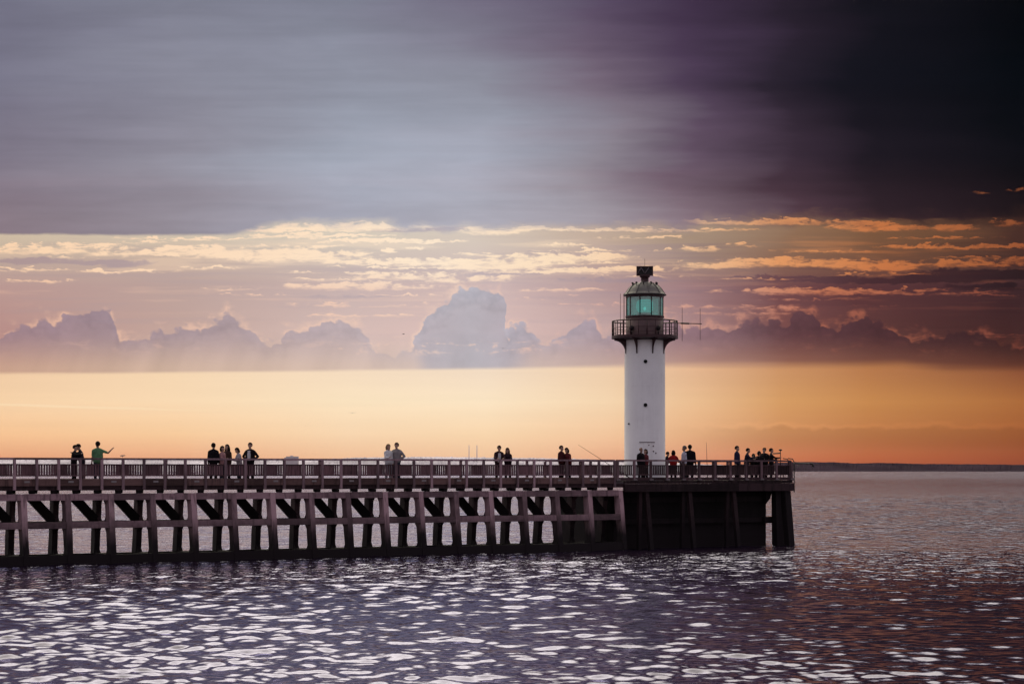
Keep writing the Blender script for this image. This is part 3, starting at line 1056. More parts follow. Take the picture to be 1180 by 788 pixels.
def porthole(y, deg, r):
    z = lz(y)
    d = Vector((*at_az(deg, 1), 0))
    t = Vector((-d.y, d.x, 0))
    mb = MB()
    vs, fs = [], []
    n = 20
    for rr, off in ((r * 1.35, rad * .99), (r * 1.35, rad + 0.035), (r, rad + 0.035), (r, rad + 0.004)):
        for k in range(n):
            a = 2 * PI * k / n
            p = d * off + t * (math.cos(a) * rr) + Vector((0, 0, z + math.sin(a) * rr))
            vs.append(p)
    for i in range(3):
        for k in range(n):
            fs.append((i * n + k, i * n + (k + 1) % n, (i + 1) * n + (k + 1) % n, (i + 1) * n + k))
    mb.add(vs, fs)
    o = mb.build('porthole', M['iron_black'], tower)
    mb = MB()
    mb.add(vs[3 * n:4 * n], [tuple(range(n))])
    c = [v - d * 0.02 for v in vs[3 * n:4 * n]]
    mb.add(c, [tuple(range(n - 1, -1, -1))])
    mb.build('pane', M['black'], o)


porthole(417.6, 2.0, 0.075)
porthole(467.3, 2.0, 0.075)
porthole(488.5, -50.0, 0.035)
# door with a drip bar above it, and small fittings
z0, z1 = 0.12, lz(511.5)
mb = MB()
vs, fs = [], []
for k in range(9):
    a = -4 + 24 * k / 8
    for r in (rad * 1.0, rad + 0.035):
        for z in (z0, z1): vs.append((*at_az(a, r), z))
for k in range(8):
    b = k * 4
    fs += [(b + 2, b + 3, b + 7, b + 6), (b, b + 4, b + 5, b + 1), (b + 1, b + 5, b + 7, b + 3), (b, b + 2, b + 6, b + 4)]
fs += [(0, 1, 3, 2), (32, 34, 35, 33)]
mb.add(vs, fs)
door = mb.build('door', M['tower'], tower)
mb = MB()
mb.tube([(*at_az(17, rad + 0.04), 0.95), (*at_az(17, rad + 0.09), 0.95), (*at_az(14, rad + 0.09), 0.95)], 0.018, 6)
mb.build('handle', M['iron_black'], door)
mb = MB()
mb.tube([(*at_az(a, rad + 0.03), lz(509.6)) for a in (-15, -8, 0, 8, 16, 22, 28)], 0.022, 6)
mb.build('drip_bar', M['bracket'], tower)
for a, y in ((24, 514), (24.5, 520), (11, 513), (32, 522)):
    mb = MB()
    p = at_az(a, rad + 0.02)
    mb.ball((p[0], p[1], lz(y)), 0.042, 8, 6)
    mb.build('wall_fitting', M['bracket'], tower)

# gallery
gr = 38.3 / SC
zd = lz(387.3)
gal = MB().lathe([(rad * 0.98, zg + 0.02), (gr, zg + 0.10), (gr, zd), (rad * 0.9, zd)], 64, smooth=False).build('gallery', M['iron'], lh)
for k in range(8):
    a = 45 * k + 22.5
    d = Vector((*at_az(a, 1), 0))
    t = Vector((-d.y, d.x, 0)) * 0.032
    prof = []
    zb = lz(408)
    pts = [(rad * 0.985, zg + 0.1), (gr - 0.02, zg + 0.1)]
    for q in range(9):
        u = q / 8
        rr = gr - 0.03 - (gr - rad - 0.05) * math.sin(u * PI / 2)
        zz = zg + 0.04 - (zg - zb) * (1 - math.cos(u * PI / 2))
        pts.append((rr, zz))
    pts.append((rad * 0.985, zb - 0.02))
    nn = len(pts)
    vs = [d * r + t + Vector((0, 0, z)) for r, z in pts] + [d * r - t + Vector((0, 0, z)) for r, z in pts]
    fs = [tuple(range(nn)), tuple(range(2 * nn - 1, nn - 1, -1))] + [((i + 1) % nn, i, nn + i, nn + (i + 1) % nn) for i in range(nn)]
    MB().add(vs, fs).build('bracket', M['iron'], gal)
zr = lz(370.4)
for k in range(24):
    a = 15 * k + 4
    mb = MB().tube([(*at_az(a, gr - 0.045), zd), (*at_az(a, gr - 0.045), zr)], 0.024 if k % 3 else 0.036, 8)
    mb.build('railing_post', M['iron'], gal)
for z, r in ((zr, 0.035), ((zd + zr) / 2 + 0.02, 0.016), (zd + 0.16, 0.016)):
    pts = [(*at_az(a, gr - 0.045), z) for a in range(0, 361, 6)]
    MB().tube(pts, r, 8, caps=False).build('railing_hoop', M['iron'], gal)

# lantern room
lr = 21.6 / SC
lan = empty('lantern_room'); lan.parent = lh
zw0, zw1, ze = lz(365), lz(343.2), lz(340)
MB().lathe([(lr, zd), (lr, zw0), (lr - 0.08, zw0 + 0.004), (lr - 0.08, zd + 0.004)], 48).build('drum', M['drum'], lan)
MB().lathe([(lr + 0.02, zw1), (lr + 0.02, ze), (lr - 0.10, ze), (lr - 0.10, zw1), (lr + 0.02, zw1)], 48, smooth=False).build('head_ring', M['iron'], lan)
MB().lathe([(lr + 0.015, zw0 - 0.06), (lr + 0.035, zw0 - 0.05), (lr + 0.035, zw0 + 0.03), (lr - 0.09, zw0 + 0.03)], 48, smooth=False).build('sill_ring', M['iron'], lan)
MB().lathe([(0.0, zw0 - 0.05), (lr - 0.09, zw0 - 0.05)], 40).build('lantern_floor', M['iron_black'], lan)
NP = 10
for k in range(NP):
    a = 360 / NP * k + 18 + 3
    p = at_az(a, lr - 0.03)
    MB().tube([(p[0], p[1], zw0), (p[0], p[1], zw1)], 0.030, 8).build('glazing_bar', M['iron'], lan)
    a0, a1 = a + 2.2, a + 360 / NP - 2.2
    mb = MB()
    vs, fs = [], []
    for q in range(5):
        t = a0 + (a1 - a0) * q / 4
        for r in (lr - 0.040, lr - 0.028):
            for z in (zw0 + 0.03, zw1): vs.append((*at_az(t, r), z))
    for q in range(4):
        b = q * 4
        fs += [(b + 2, b + 3, b + 7, b + 6), (b, b + 4, b + 5, b + 1)]
    MB().add(vs, fs).build('lantern_pane', M['pane'], lan)
# lamp and lens inside
zl0, zl1 = lz(362), lz(345)
MB().lathe([(0.20, zw0 - 0.05), (0.20, zl0), (0.31, zl0 + 0.01), (0.31, zl0 + 0.06), (0.0, zl0 + 0.07)], 24).build('lens_pedestal', M['iron_black'], lan)
prof = []
for q in range(25):
    u = q / 24
    z = zl0 + 0.07 + (zl1 - zl0 - 0.07) * u
    prof.append((0.46 * (1 - 0.45 * (2 * u - 1) ** 4) + (0.012 if q % 2 else 0), z))
lens = MB().lathe([(0.0, prof[0][1])] + prof + [(0.0, prof[-1][1])], 32, smooth=False).build('fresnel_lens', M['lens'], lan)
pp = at_az(0, 0.475)
MB().ball((pp[0], pp[1], zl0 + 0.26), (0.07, 0.07, 0.10), 12, 8).build('bulb', M['bulb_glow'], lens)
# roof
prof = [(lr + 0.02, ze), (lr + 0.15, ze - 0.03), (lr + 0.16, ze + 0.02), (lr + 0.08, ze + 0.06)]
zt = lz(325.5)
for px_, y_ in ((21.6, 337.0), (20.4, 335.0), (19.0, 333.0), (17.4, 331.2), (15.6, 329.6), (13.6, 328.2), (11.2, 327.0), (8.6, 326.1), (6.0, 325.6), (5.2, 325.2)):
    prof.append((px_ / SC, lz(y_)))
roof = MB().lathe(prof, 40).build('dome_roof', M['lead_roof'], lan)
rr_at = {}
for k in range(10):
    a = 36 * k + 12
    pts = [(*at_az(a, r + 0.012), z + 0.01) for r, z in prof[3:-2]]
    MB().tube(pts, 0.020, 6).build('roof_seam', M['lead_roof'], roof)
    a += 18
    r, z = prof[9]
    p = at_az(a, r + 0.04)
    mb = MB().ball((p[0], p[1], z + 0.09), (0.06, 0.06, 0.05), 8, 6)
    mb.tube([(p[0], p[1], z - 0.03), (p[0], p[1], z + 0.08)], 0.028, 6)
    mb.build('roof_vent', M['iron_black'], roof)
zn = lz(318)
MB().lathe([(0.27, zt - 0.1), (0.27, zt), (0.21, zt + 0.03), (0.21, zn - 0.10), (0.28, zn - 0.07), (0.28, zn)], 24).build('roof_collar', M['iron'], roof)
# square signal panel on the very top, with a V-shaped brace on its face
bx = empty('signal_box'); bx.parent = lan
bx.rotation_euler = (0, 0, fx + PI / 2)
zb0, zb1 = lz(317.6), lz(306.9)
hw = 9.6 / SC
mb = MB()
fr = 0.06
mb.box(-hw, hw, -0.12, 0.22, zb0, zb0 + fr)
mb.box(-hw, hw, -0.12, 0.22, zb1 - fr, zb1)
mb.box(-hw, -hw + fr, -0.121, 0.221, zb0 + fr, zb1 - fr)
mb.box(hw - fr, hw, -0.121, 0.221, zb0 + fr, zb1 - fr)
mb.build('box_frame', M['iron'], bx)
MB().box(-hw + fr, hw - fr, -0.03, 0.16, zb0 + fr, zb1 - fr).build('box_back', M['iron_black'], bx)
mb = MB()
for x0, x1 in ((-hw * 0.72, -hw * 0.36), (0.0, -hw * 0.36), (0.0, hw * 0.0), (0.10, hw * 0.5), (hw * 0.52, hw * 0.52)):
    pass
for xa, za, xb, zb in ((-hw * .85, zb0 + .1, -hw * .45, zb1 - .08), (-hw * .45, zb1 - .08, 0.0, zb0 + .1), (0.0, zb0 + .1, hw * .5, zb1 - .08)):
    mb.tube([(xa, -0.07, za), (xb, -0.07, zb)], 0.030, 6)
mb.build('box_brace', M['bracket'], bx)
MB().tube([(0, 0, zb1), (0, 0, lz(298.3))], 0.010, 6).build('lightning_rod', M['iron_black'], bx)
# service ladder on the left of the lantern
sl_ = MB()
for dy in (-0.1, 0.1):
    q = at_az(-92, lr + 0.11)
    sl_.tube([(q[0], q[1] + dy, zd), (q[0], q[1] + dy, lz(338))], 0.018, 6)
for k in range(9):
    z = zd + 0.2 + 0.25 * k
    sl_.tube([(q[0], q[1] - 0.1, z), (q[0], q[1] + 0.1, z)], 0.012, 6)
sl_.build('service_ladder', M['iron'], lan)
q = at_az(-97, lr + 0.32)
MB().tube([(q[0], q[1], zd), (q[0], q[1], lz(338))], 0.012, 6).build('whip_aerial', M['iron_black'], lan)
for a in (-40, 41):
    p = at_az(a, lr + 0.10)
    mb = MB().ball((p[0], p[1], lz(379)), (0.13, 0.13, 0.14), 12, 8)
    mb.tube([(p[0], p[1], zd), (p[0], p[1], lz(379))], 0.04, 8)
    mb.build('floodlight', M['iron_black'], lan)
# yagi aerial pointing out to the right
an = empty('aerial'); an.parent = lh
an.rotation_euler = (0, 0, fx + PI / 2)
za = lz(373)
x0, x1 = (781 - 743) / SC, (808.5 - 743) / SC
MB().tube([(x0 - 0.1, 0, za + 0.02), (x1, 0, za - 0.02)], 0.026, 6).build('boom', M['iron_black'], an)
MB().tube([(x0 + 0.15, 0, za + 0.015), (x0 + 0.62, 0, za)], 0.045, 8).build('clamp', M['iron_black'], an)
for x, ya, yb in ((786, 354.5, 393), (806.6, 355.5, 392)):
    MB().tube([((x - 743) / SC, 0.0, lz(ya)), ((x - 743) / SC, 0.0, lz(yb))], 0.013, 6).build('rod', M['iron_black'], an)


# ------------------------------------------------------------------ far coast, stacks and harbour building
def coast(name, label, pts, dist, depth, col, seed, cat):
    """a low ridge: pts = (photo x, photo y of the skyline); crest profile with depth behind it"""
    r = random.Random(seed)
    xs = np.arange(pts[0][0], pts[-1][0] + 1, 2.0)
    ys = np.interp(xs, [p[0] for p in pts], [p[1] for p in pts])
    mb = MB()
    prof = [(0.0, 0.0), (0.05, 0.55), (0.14, 0.86), (0.4, 1.0), (1.0, 0.8)]
    vs, fs = [], []
    wob = 0.0
    for x, y in zip(xs, ys):
        wob = wob * 0.8 + r.uniform(-1, 1) * 0.35
        h = (HY - y + wob * 0.5) / F * dist + 4.2
        for k, (d, f) in enumerate(prof):
            Dk = dist + depth * d
            vs.append(((x - CX) / F * Dk, Dk, -3 if k == 0 else max(h * f * (1 + (r.uniform(-.12, .12) if 0 < k < 3 else 0)), -2)))
    n = len(prof)
    for i in range(len(xs) - 1):
        for k in range(n - 1):
            a = i * n + k
            fs.append((a, a + n, a + n + 1, a + 1))
    mb.add(vs, fs)
    m, b, N = material(name + '_ground')
    geo = N.new('ShaderNodeNewGeometry')
    nz = noise(geo.outputs['Position'], 0.006, 5, 0.6, '3D')
    X.nt.links.new(ramp(nz, [(0.35, tuple(c * 0.7 for c in col) + (1,)), (0.65, tuple(min(1, c * 1.3) for c in col) + (1,))]), b.inputs['Base Color'])
    b.inputs['Roughness'].default_value = 0.95
    b.inputs['Specular IOR Level'].default_value = 0.0
    o = mb.build(name, m)
    return tag(o, label, cat, kind='structure')


coast('hazy_coast', 'pale hazy coast low on the horizon behind the long pier', [(-700, 529), (-200, 527), (0, 527), (150, 526.5), (300, 527), (385, 526.5), (410, 525), (480, 524), (560, 525), (640, 526), (700, 528), (760, 531), (860, 536), (920, 540)], 7200, 2600, (0.50, 0.46, 0.53), 3, 'coast')  # distant haze put into the pale ground colour
coast('headland', 'dark wooded headland on the horizon to the right of the pier end', [(800, 540), (850, 534), (900, 531.5), (935, 530.8), (960, 531), (985, 532.4), (1010, 532.2), (1060, 533.2), (1120, 533.6), (1180, 534.4), (1300, 536), (1700, 540)], 6400, 2200, (0.032, 0.021, 0.032), 5, 'headland')
HAZY = mat_plain('pale_concrete', (0.72, 0.64, 0.64), 0.9, 0.1, 0.05)
for x, w in ((540.5, 2.1), (549.6, 2.4)):
    D = 7400.0
    hh = (HY - 511.5) / F * D
    o = MB().tube([((x - CX) / F * D, D, -5), ((x - CX) / F * D, D, hh)], [w * 0.9, w * 0.6], 12).build('chimney_stack', HAZY)
    tag(o, 'thin far chimney stack on the pale coast, the %s of the pair' % ('left one' if x < 545 else 'slightly thicker right one'), 'chimney', 'far chimney stacks')
D = 5200.0
ter = empty('harbour_building', ((336 - CX) / F * D, D, 0))
tag(ter, 'pale boxy harbour building low on the horizon left of the chimneys', 'building')
hb = (HY - 525.6) / F * D + 4
MB().box(-14, 16, 0, 20, -2, hb).build('main_block', HAZY, ter)
MB().box(-19, -14.1, 2, 18, -2, hb - 3).build('side_wing', HAZY, ter)
MB().box(-4, 3, 5, 12, hb, hb + 2.2).build('roof_house', HAZY, ter)

# ------------------------------------------------------------------ gulls
GULL = mat_plain('gull_feathers', (0.22, 0.2, 0.2), 0.8)


def gull(x, y, D, span, label, perched=False):
    p = Vector(((x - CX) / F * D, D, CAM_Z + (HY - y) / F * D))
    k = span
    o = MB().tube([(-0.22 * k, 0, 0.0), (-0.12 * k, 0, 0.01 * k), (0.04 * k, 0, 0.012 * k), (0.14 * k, 0, 0.03 * k), (0.2 * k, 0, 0.03 * k), (0.26 * k, 0, 0.02 * k)],
                  [0.012 * k, 0.045 * k, 0.055 * k, 0.035 * k, 0.032 * k, 0.006 * k], 8)
    if not perched:
        for sgn in (-1, 1):
            q = [(0.09, 0.03, 0.02), (-0.05, 0.03, 0.02), (-0.07, 0.24, 0.11), (0.06, 0.24, 0.12), (-0.12, 0.5, 0.05), (-0.06, 0.5, 0.055)]
            vs = [(a * k, sgn * b * k, c * k) for a, b, c in q] + [(a * k, sgn * b * k, (c - 0.012) * k) for a, b, c in q]
            fs = [(0, 1, 2, 3), (3, 2, 4, 5), (9, 8, 7, 6), (11, 10, 8, 9), (0, 3, 9, 6), (3, 5, 11, 9), (1, 7, 8, 2), (2, 8, 10, 4), (4, 10, 11, 5), (0, 6, 7, 1)]
            o.add(vs, fs if sgn < 0 else [f[::-1] for f in fs])
    else:
        for sgn in (-1, 1):
            o.tube([(0.0, sgn * 0.02 * k, -0.03 * k), (0.0, sgn * 0.02 * k, -0.16 * k)], 0.008 * k, 5)
    o = o.build('gull', GULL, None, p)
    o.rotation_euler = (0, 0, random.uniform(-0.6, 0.6) + (0 if perched else 0.9))
    tag(o, label, 'gull', None if perched else 'gulls in flight')


gull(406, 476, 190, 0.6, 'small gull flying low over the orange strip of sky')
gull(579.5, 401.5, 185, 0.6, 'small gull flying in front of the tall heaped cloud')
gull(465, 385, 200, 0.5, 'small gull flying beside the left flank of the tall heaped cloud')
ps = s_of(141.2, -0.08)
pw = world(ps, -0.08, RAIL)
gull(141.2, HY - (RAIL + 0.095 - CAM_Z) * F / pw.y, pw.y, 0.55, 'gull perched on the near rail right of the man in green', True)

# ------------------------------------------------------------------ people
def skin_mat(name, col):
    return mat_plain(name, col, 0.6, 0.08, 12)


SKIN = [skin_mat('skin', (0.36, 0.22, 0.17)), skin_mat('skin_tanned', (0.22, 0.125, 0.09))]
_cloth = {}


def cloth(col):
    if col not in _cloth:
        _cloth[col] = mat_plain('cloth', col, 0.9, 0.30, 7, spec=0.1)
    return _cloth[col]


def remeshed(mb, voxel, name, m):
    """one continuous skin round the overlapping limbs"""
    me = mb.mesh('raw', None)
    o = bpy.data.objects.new('raw', me)
    C.objects.link(o)
    r = o.modifiers.new('r', 'REMESH')
    r.mode = 'VOXEL'
    r.voxel_size = voxel
    r.use_smooth_shade = True
    s = o.modifiers.new('s', 'SMOOTH')
    s.factor = 0.5
    s.iterations = 2
    dg = bpy.context.evaluated_depsgraph_get()
    dg.update()
    out = bpy.data.meshes.new_from_object(o.evaluated_get(dg))
    out.name = name
    out.materials.clear()
    out.materials.append(m)
    bpy.data.objects.remove(o)
    bpy.data.meshes.remove(me)
    return out


def limb(mb, a, ra, b, rb, n=10):
    a, b = Vector(a), Vector(b)
    pts = [a.lerp(b, t) for t in (0, .2, .45, .7, 1)]
    bulge = (1.0, 1.06, 1.05, 1.0, 1.0)
    mb.tube(pts, [(ra + (rb - ra) * t) * k for t, k in zip((0, .2, .45, .7, 1), bulge)], n)
    mb.ball(a, ra, 10, 8)
    mb.ball(b, rb, 10, 8)


ARMS = {
    'down': ((0.16, 0.03, -1), (0.06, -0.20, -1)),
    'rail': ((0.22, -0.55, -0.70), (-0.38, -0.86, -0.12)),
    'rail_wide': ((0.40, -0.45, -0.75), (0.05, -0.90, -0.25)),
    'hips': ((0.62, 0.18, -0.78), (-0.72, -0.32, -0.60)),
    'point': ((0.93, -0.05, -0.32), (0.72, -0.10, 0.66)),
    'hold': ((0.15, -0.35, -0.9), (-0.25, -0.9, 0.15)),
    'raised': ((0.45, -0.75, 0.15), (-0.15, -0.65, 0.70)),
    'hug': ((0.35, -0.80, -0.25), (-0.25, -0.90, 0.20)),
    'reach': ((0.20, -0.80, -0.50), (0.0, -0.97, 0.08)),
    'embrace': ((0.45, -0.75, -0.25), (-0.75, -0.45, 0.25)),
    'back': ((0.35, 0.35, -0.85), (-0.60, 0.30, -0.6)),
}


def person(x_px, w, head_y, face, label, top, legs, hair, arms=('down', 'down'), lean=0, hairstyle='short', build=1.0, sleeves=True, skin=0, inner=None, crouch=0.0, hood=False, tilt=0, group=None):
    s = s_of(x_px, w)
    base = world(s, w, DECK)
    H = z_of(head_y, s, w) - DECK
    k = H / 1.77 if not crouch else H / (1.77 * (1 - crouch))
    root = empty('person', base, math.radians(face))
    cat = 'person'
    tag(root, label, cat, group)
    R = Matrix.Rotation(math.radians(lean), 4, 'X')
    hipz = 0.93 * (1 - crouch * 0.9)
    hip = Vector((0, 0.10 * (lean / 25.0) + 0.15 * crouch, hipz))

    def up(x, y, z):            # a torso point in standing coordinates, tilted about the hips
        v = Vector((x, y, z - 0.93))
        v = R @ v
        return (hip + v) * k

    def lo(x, y, z): return Vector((x, y, z)) * k

    b = build
    # body ---------------------------------------------------------
    body = MB()
    hands = []
    limb(body, up(0, 0, 0.98), 0.125 * k, up(0, 0, 1.30), 0.125 * k)
    limb(body, up(-0.07 * b, 0, 0.97), 0.105 * k, up(0.07 * b, 0, 0.97), 0.105 * k)
    limb(body, up(-0.09 * b, 0, 1.30), 0.10 * k, up(0.09 * b, 0, 1.30), 0.10 * k)
    limb(body, up(-0.145 * b, 0.01, 1.40), 0.056 * k, up(0.145 * b, 0.01, 1.40), 0.056 * k)
    limb(body, up(0, 0.01, 1.42), 0.058 * k, up(0, -0.01, 1.57), 0.052 * k)
    ht = Matrix.Rotation(math.radians(tilt), 4, 'X')
    neck = Vector(up(0, -0.005, 1.518))

    def hd(x, y, z): return neck + (R @ (ht @ Vector((x, y, z)))) * (1.13 * k)

    for c, r in (((0, 0.0, 0.135), 0.082), ((0, 0.018, 0.14), 0.085), ((0, -0.012, 0.16), 0.074), ((0, -0.025, 0.07), 0.062), ((0, -0.055, 0.035), 0.036)):
        body.ball(hd(*c), r * 1.13 * k, 14, 10)
    limb(body, hd(0, -0.085, 0.125), 0.010 * k, hd(0, -0.112, 0.088), 0.015 * k, 6)         # nose
    limb(body, hd(-0.022, -0.088, 0.045), 0.010 * k, hd(0.022, -0.088, 0.045), 0.010 * k, 6)  # mouth
    for sg in (-1, 1):
        body.ball(hd(sg * 0.080, 0.008, 0.105), (0.014 * k, 0.022 * k, 0.032 * k), 8, 6)     # ears
    shirt = MB()
    trousers = MB()
    arm_pts = []
    for sg, pose in zip((-1, 1), arms):
        ud, fd = ARMS[pose]
        ud = Vector((ud[0] * sg, ud[1], ud[2])).normalized()
        fd = Vector((fd[0] * sg, fd[1], fd[2])).normalized()
        sh = Vector(up(sg * 0.178 * b, 0.01, 1.375))
        elb = sh + ud * 0.285 * k
        wr = elb + fd * 0.245 * k
        limb(body, sh, 0.052 * k, elb, 0.040 * k)
        limb(body, elb, 0.041 * k, wr, 0.027 * k)
        side = fd.cross(Vector((0, 0, 1)))
        if side.length < 0.2: side = fd.cross(Vector((0, 1, 0)))
        side.normalize()
        flat = side.cross(fd).normalized()
        palm = wr + fd * 0.075 * k
        limb(body, wr - side * 0.012 * k, 0.022 * k, palm - side * 0.022 * k, 0.020 * k, 8)
        limb(body, wr + side * 0.012 * k, 0.022 * k, palm + side * 0.022 * k, 0.020 * k, 8)
        for q, (o_, ln) in enumerate(((-0.033, 0.062), (-0.011, 0.074), (0.011, 0.080), (0.033, 0.070))):
            p0 = palm - fd * 0.012 * k + side * o_ * k
            p1 = p0 + (fd * 0.9 + flat * 0.15).normalized() * ln * 0.6 * k
            p2 = p1 + (fd * 0.6 - flat * 0.0 + Vector((0, 0, -0.6))).normalized() * ln * 0.5 * k
            hands.append(([p0, p1, p2], [0.0095 * k, 0.0085 * k, 0.0065 * k]))
        t0 = wr + side * 0.026 * k + fd * 0.02 * k
        t1 = t0 + (side * 0.7 + fd * 0.7) * 0.035 * k
        hands.append(([t0, t1, t1 + fd * 0.032 * k], [0.012 * k, 0.0105 * k, 0.008 * k]))
        if sleeves:
            limb(shirt, sh, 0.068 * k, elb, 0.056 * k)
            limb(shirt, elb, 0.056 * k, wr - fd * 0.015 * k, 0.042 * k)
        else:
            limb(shirt, sh, 0.068 * k, sh.lerp(elb, 0.72), 0.058 * k)
    for sg in (-1, 1):
        a = Vector(up(sg * 0.092, 0, 0.93))
        kn = lo(sg * 0.105, -0.02 - 0.30 * crouch, 0.50 * (1 - crouch * 0.35))
        an_ = lo(sg * 0.115, 0.03, 0.085)
        limb(body, a, 0.082 * k, kn, 0.055 * k)
        limb(body, kn, 0.056 * k, an_, 0.038 * k)
        limb(body, an_ + Vector((0, 0.02, -0.02)) * k, 0.036 * k, an_ + Vector((0, -0.13, -0.045)) * k, 0.028 * k)
        limb(trousers, a, 0.100 * k, kn, 0.076 * k)
        limb(trousers, kn, 0.076 * k, an_ + Vector((0, 0, 0.02)) * k, 0.068 * k)
    bm_ = remeshed(body, 0.014, 'person_body', SKIN[skin])
    fb = MB()
    for pts, rs in hands: fb.tube(pts, rs, 6)
    fm = fb.mesh('fingers', SKIN[skin])
    bmx = bmesh.new()
    bmx.from_mesh(bm_); bmx.from_mesh(fm)
    bmx.to_mesh(bm_); bmx.free()
    bpy.data.meshes.remove(fm)
    bm_.polygons.foreach_set('use_smooth', [True] * len(bm_.polygons))
    o = bpy.data.objects.new('body', bm_); C.objects.link(o); o.parent = root
    # clothes ------------------------------------------------------
    limb(trousers, up(-0.08 * b, 0, 0.97), 0.118 * k, up(0.08 * b, 0, 0.97), 0.118 * k)
    o = bpy.data.objects.new('trousers', remeshed(trousers, 0.02, 'trousers', cloth(legs))); C.objects.link(o); o.parent = root
    limb(shirt, up(-0.08 * b, 0, 0.93), 0.128 * k, up(0.08 * b, 0, 0.93), 0.128 * k)
    limb(shirt, up(-0.03 * b, 0, 0.95), 0.138 * k, up(-0.03 * b, 0, 1.32), 0.136 * k)
    limb(shirt, up(0.03 * b, 0, 0.95), 0.138 * k, up(0.03 * b, 0, 1.32), 0.136 * k)
    limb(shirt, up(-0.10 * b, 0, 1.0), 0.118 * k, up(-0.11 * b, 0, 1.31), 0.112 * k)
    limb(shirt, up(0.10 * b, 0, 1.0), 0.118 * k, up(0.11 * b, 0, 1.31), 0.112 * k)
    for sg in (-1, 1):
        limb(shirt, up(sg * 0.155 * b, 0.01, 1.385), 0.072 * k, up(sg * 0.03, 0.012, 1.455), 0.062 * k)
    if sleeves: limb(shirt, up(0, 0.02, 1.42), 0.080 * k, up(0, 0.01, 1.475), 0.066 * k)
    o = bpy.data.objects.new('jacket' if sleeves else 'shirt', remeshed(shirt, 0.02, 'top', cloth(top))); C.objects.link(o); o.parent = root
    if inner:
        mb = MB()
        vs = [up(-0.055, -0.150, 1.42), up(0.055, -0.150, 1.42), up(0.075, -0.158, 1.2), up(0.065, -0.152, 0.98), up(-0.065, -0.152, 0.98), up(-0.075, -0.158, 1.2)]
        vb = [v + (R @ Vector((0, 0.06, 0))) * k for v in vs]
        nn = len(vs)
        mb.add(vs + vb, [tuple(range(nn)), tuple(range(2 * nn - 1, nn - 1, -1))] + [((i + 1) % nn, i, nn + i, nn + (i + 1) % nn) for i in range(nn)])
        mb.build('undershirt', cloth(inner), root)
    for sg in (-1, 1):
        mb = MB()
        an_ = lo(sg * 0.115, 0.03, 0.085)
        limb(mb, an_ + Vector((0, 0.025, -0.035)) * k, 0.050 * k, an_ + Vector((0, -0.14, -0.045)) * k, 0.040 * k)
        mb.build('shoe', cloth((0.015, 0.012, 0.013)), root)
    # hair ---------------------------------------------------------
    if hair is not None:
        mb = MB()
        nu, nv = 24, 14
        vs, fs, keep = [], [], {}
        for i in range(nv + 1):
            t = PI / 2 - PI * 0.80 * i / nv
            for q in range(nu):
                a = 2 * PI * q / nu
                dv_ = Vector((math.cos(t) * math.cos(a), math.cos(t) * math.sin(a), math.sin(t)))
                wob = 1 + random.uniform(-.03, .05)
                vs.append(hd(dv_.x * 0.093 * wob, 0.014 + dv_.y * 0.108 * wob, 0.140 + dv_.z * 0.104 * wob))
                lim = 0.30 if dv_.y < -0.35 else (-0.25 if dv_.y < 0.25 else -0.75)
                keep[len(vs) - 1] = dv_.z > lim
        for i in range(nv):
            for q in range(nu):
                f = (i * nu + q, (i + 1) * nu + q, (i + 1) * nu + (q + 1) % nu, i * nu + (q + 1) % nu)
                if all(keep[v] for v in f): fs.append(f)
        mb.add(vs, fs, True)
        if hairstyle == 'long':
            limb(mb, hd(-0.045, 0.065, 0.10), 0.060 * k, up(-0.07, 0.10, 1.38), 0.050 * k)
            limb(mb, hd(0.045, 0.065, 0.10), 0.060 * k, up(0.07, 0.10, 1.38), 0.050 * k)
            limb(mb, hd(0, 0.075, 0.10), 0.062 * k, up(0, 0.12, 1.32), 0.045 * k)
            limb(mb, hd(-0.075, 0.0, 0.10), 0.030 * k, up(-0.095, -0.02, 1.40), 0.028 * k)
            limb(mb, hd(0.075, 0.0, 0.10), 0.030 * k, up(0.095, -0.02, 1.40), 0.028 * k)
        elif hairstyle == 'bob':
            for qx in (-0.06, 0.0, 0.06):
                limb(mb, hd(qx, 0.05 + 0.02 * (qx == 0), 0.11), 0.058 * k, hd(qx * 1.1, 0.055, 0.02), 0.045 * k)
        elif hairstyle == 'bun':
            mb.ball(hd(0, 0.10, 0.20), 0.05 * k, 10, 8)
        mb.build('hair', cloth(hair), root)
    if hood:
        mb = MB()
        mb.ball(hd(0, 0.03, 0.13), (0.125 * k, 0.13 * k, 0.15 * k), 16, 12)
        mb.build('hood', cloth(top), root)
    return root, up, hd, k


BLK, NAVY, MAROON, RED, GREEN = (0.008, 0.006, 0.008), (0.010, 0.009, 0.018), (0.05, 0.010, 0.013), (0.26, 0.014, 0.014), (0.09, 0.19, 0.10)
WHITE, GREY, PINKISH, DENIM, BROWN = (0.55, 0.55, 0.58), (0.22, 0.20, 0.21), (0.30, 0.16, 0.17), (0.02, 0.025, 0.045), (0.05, 0.028, 0.024)
HB, HD_, HF = (0.010, 0.007, 0.006), (0.04, 0.022, 0.014), (0.22, 0.15, 0.09)

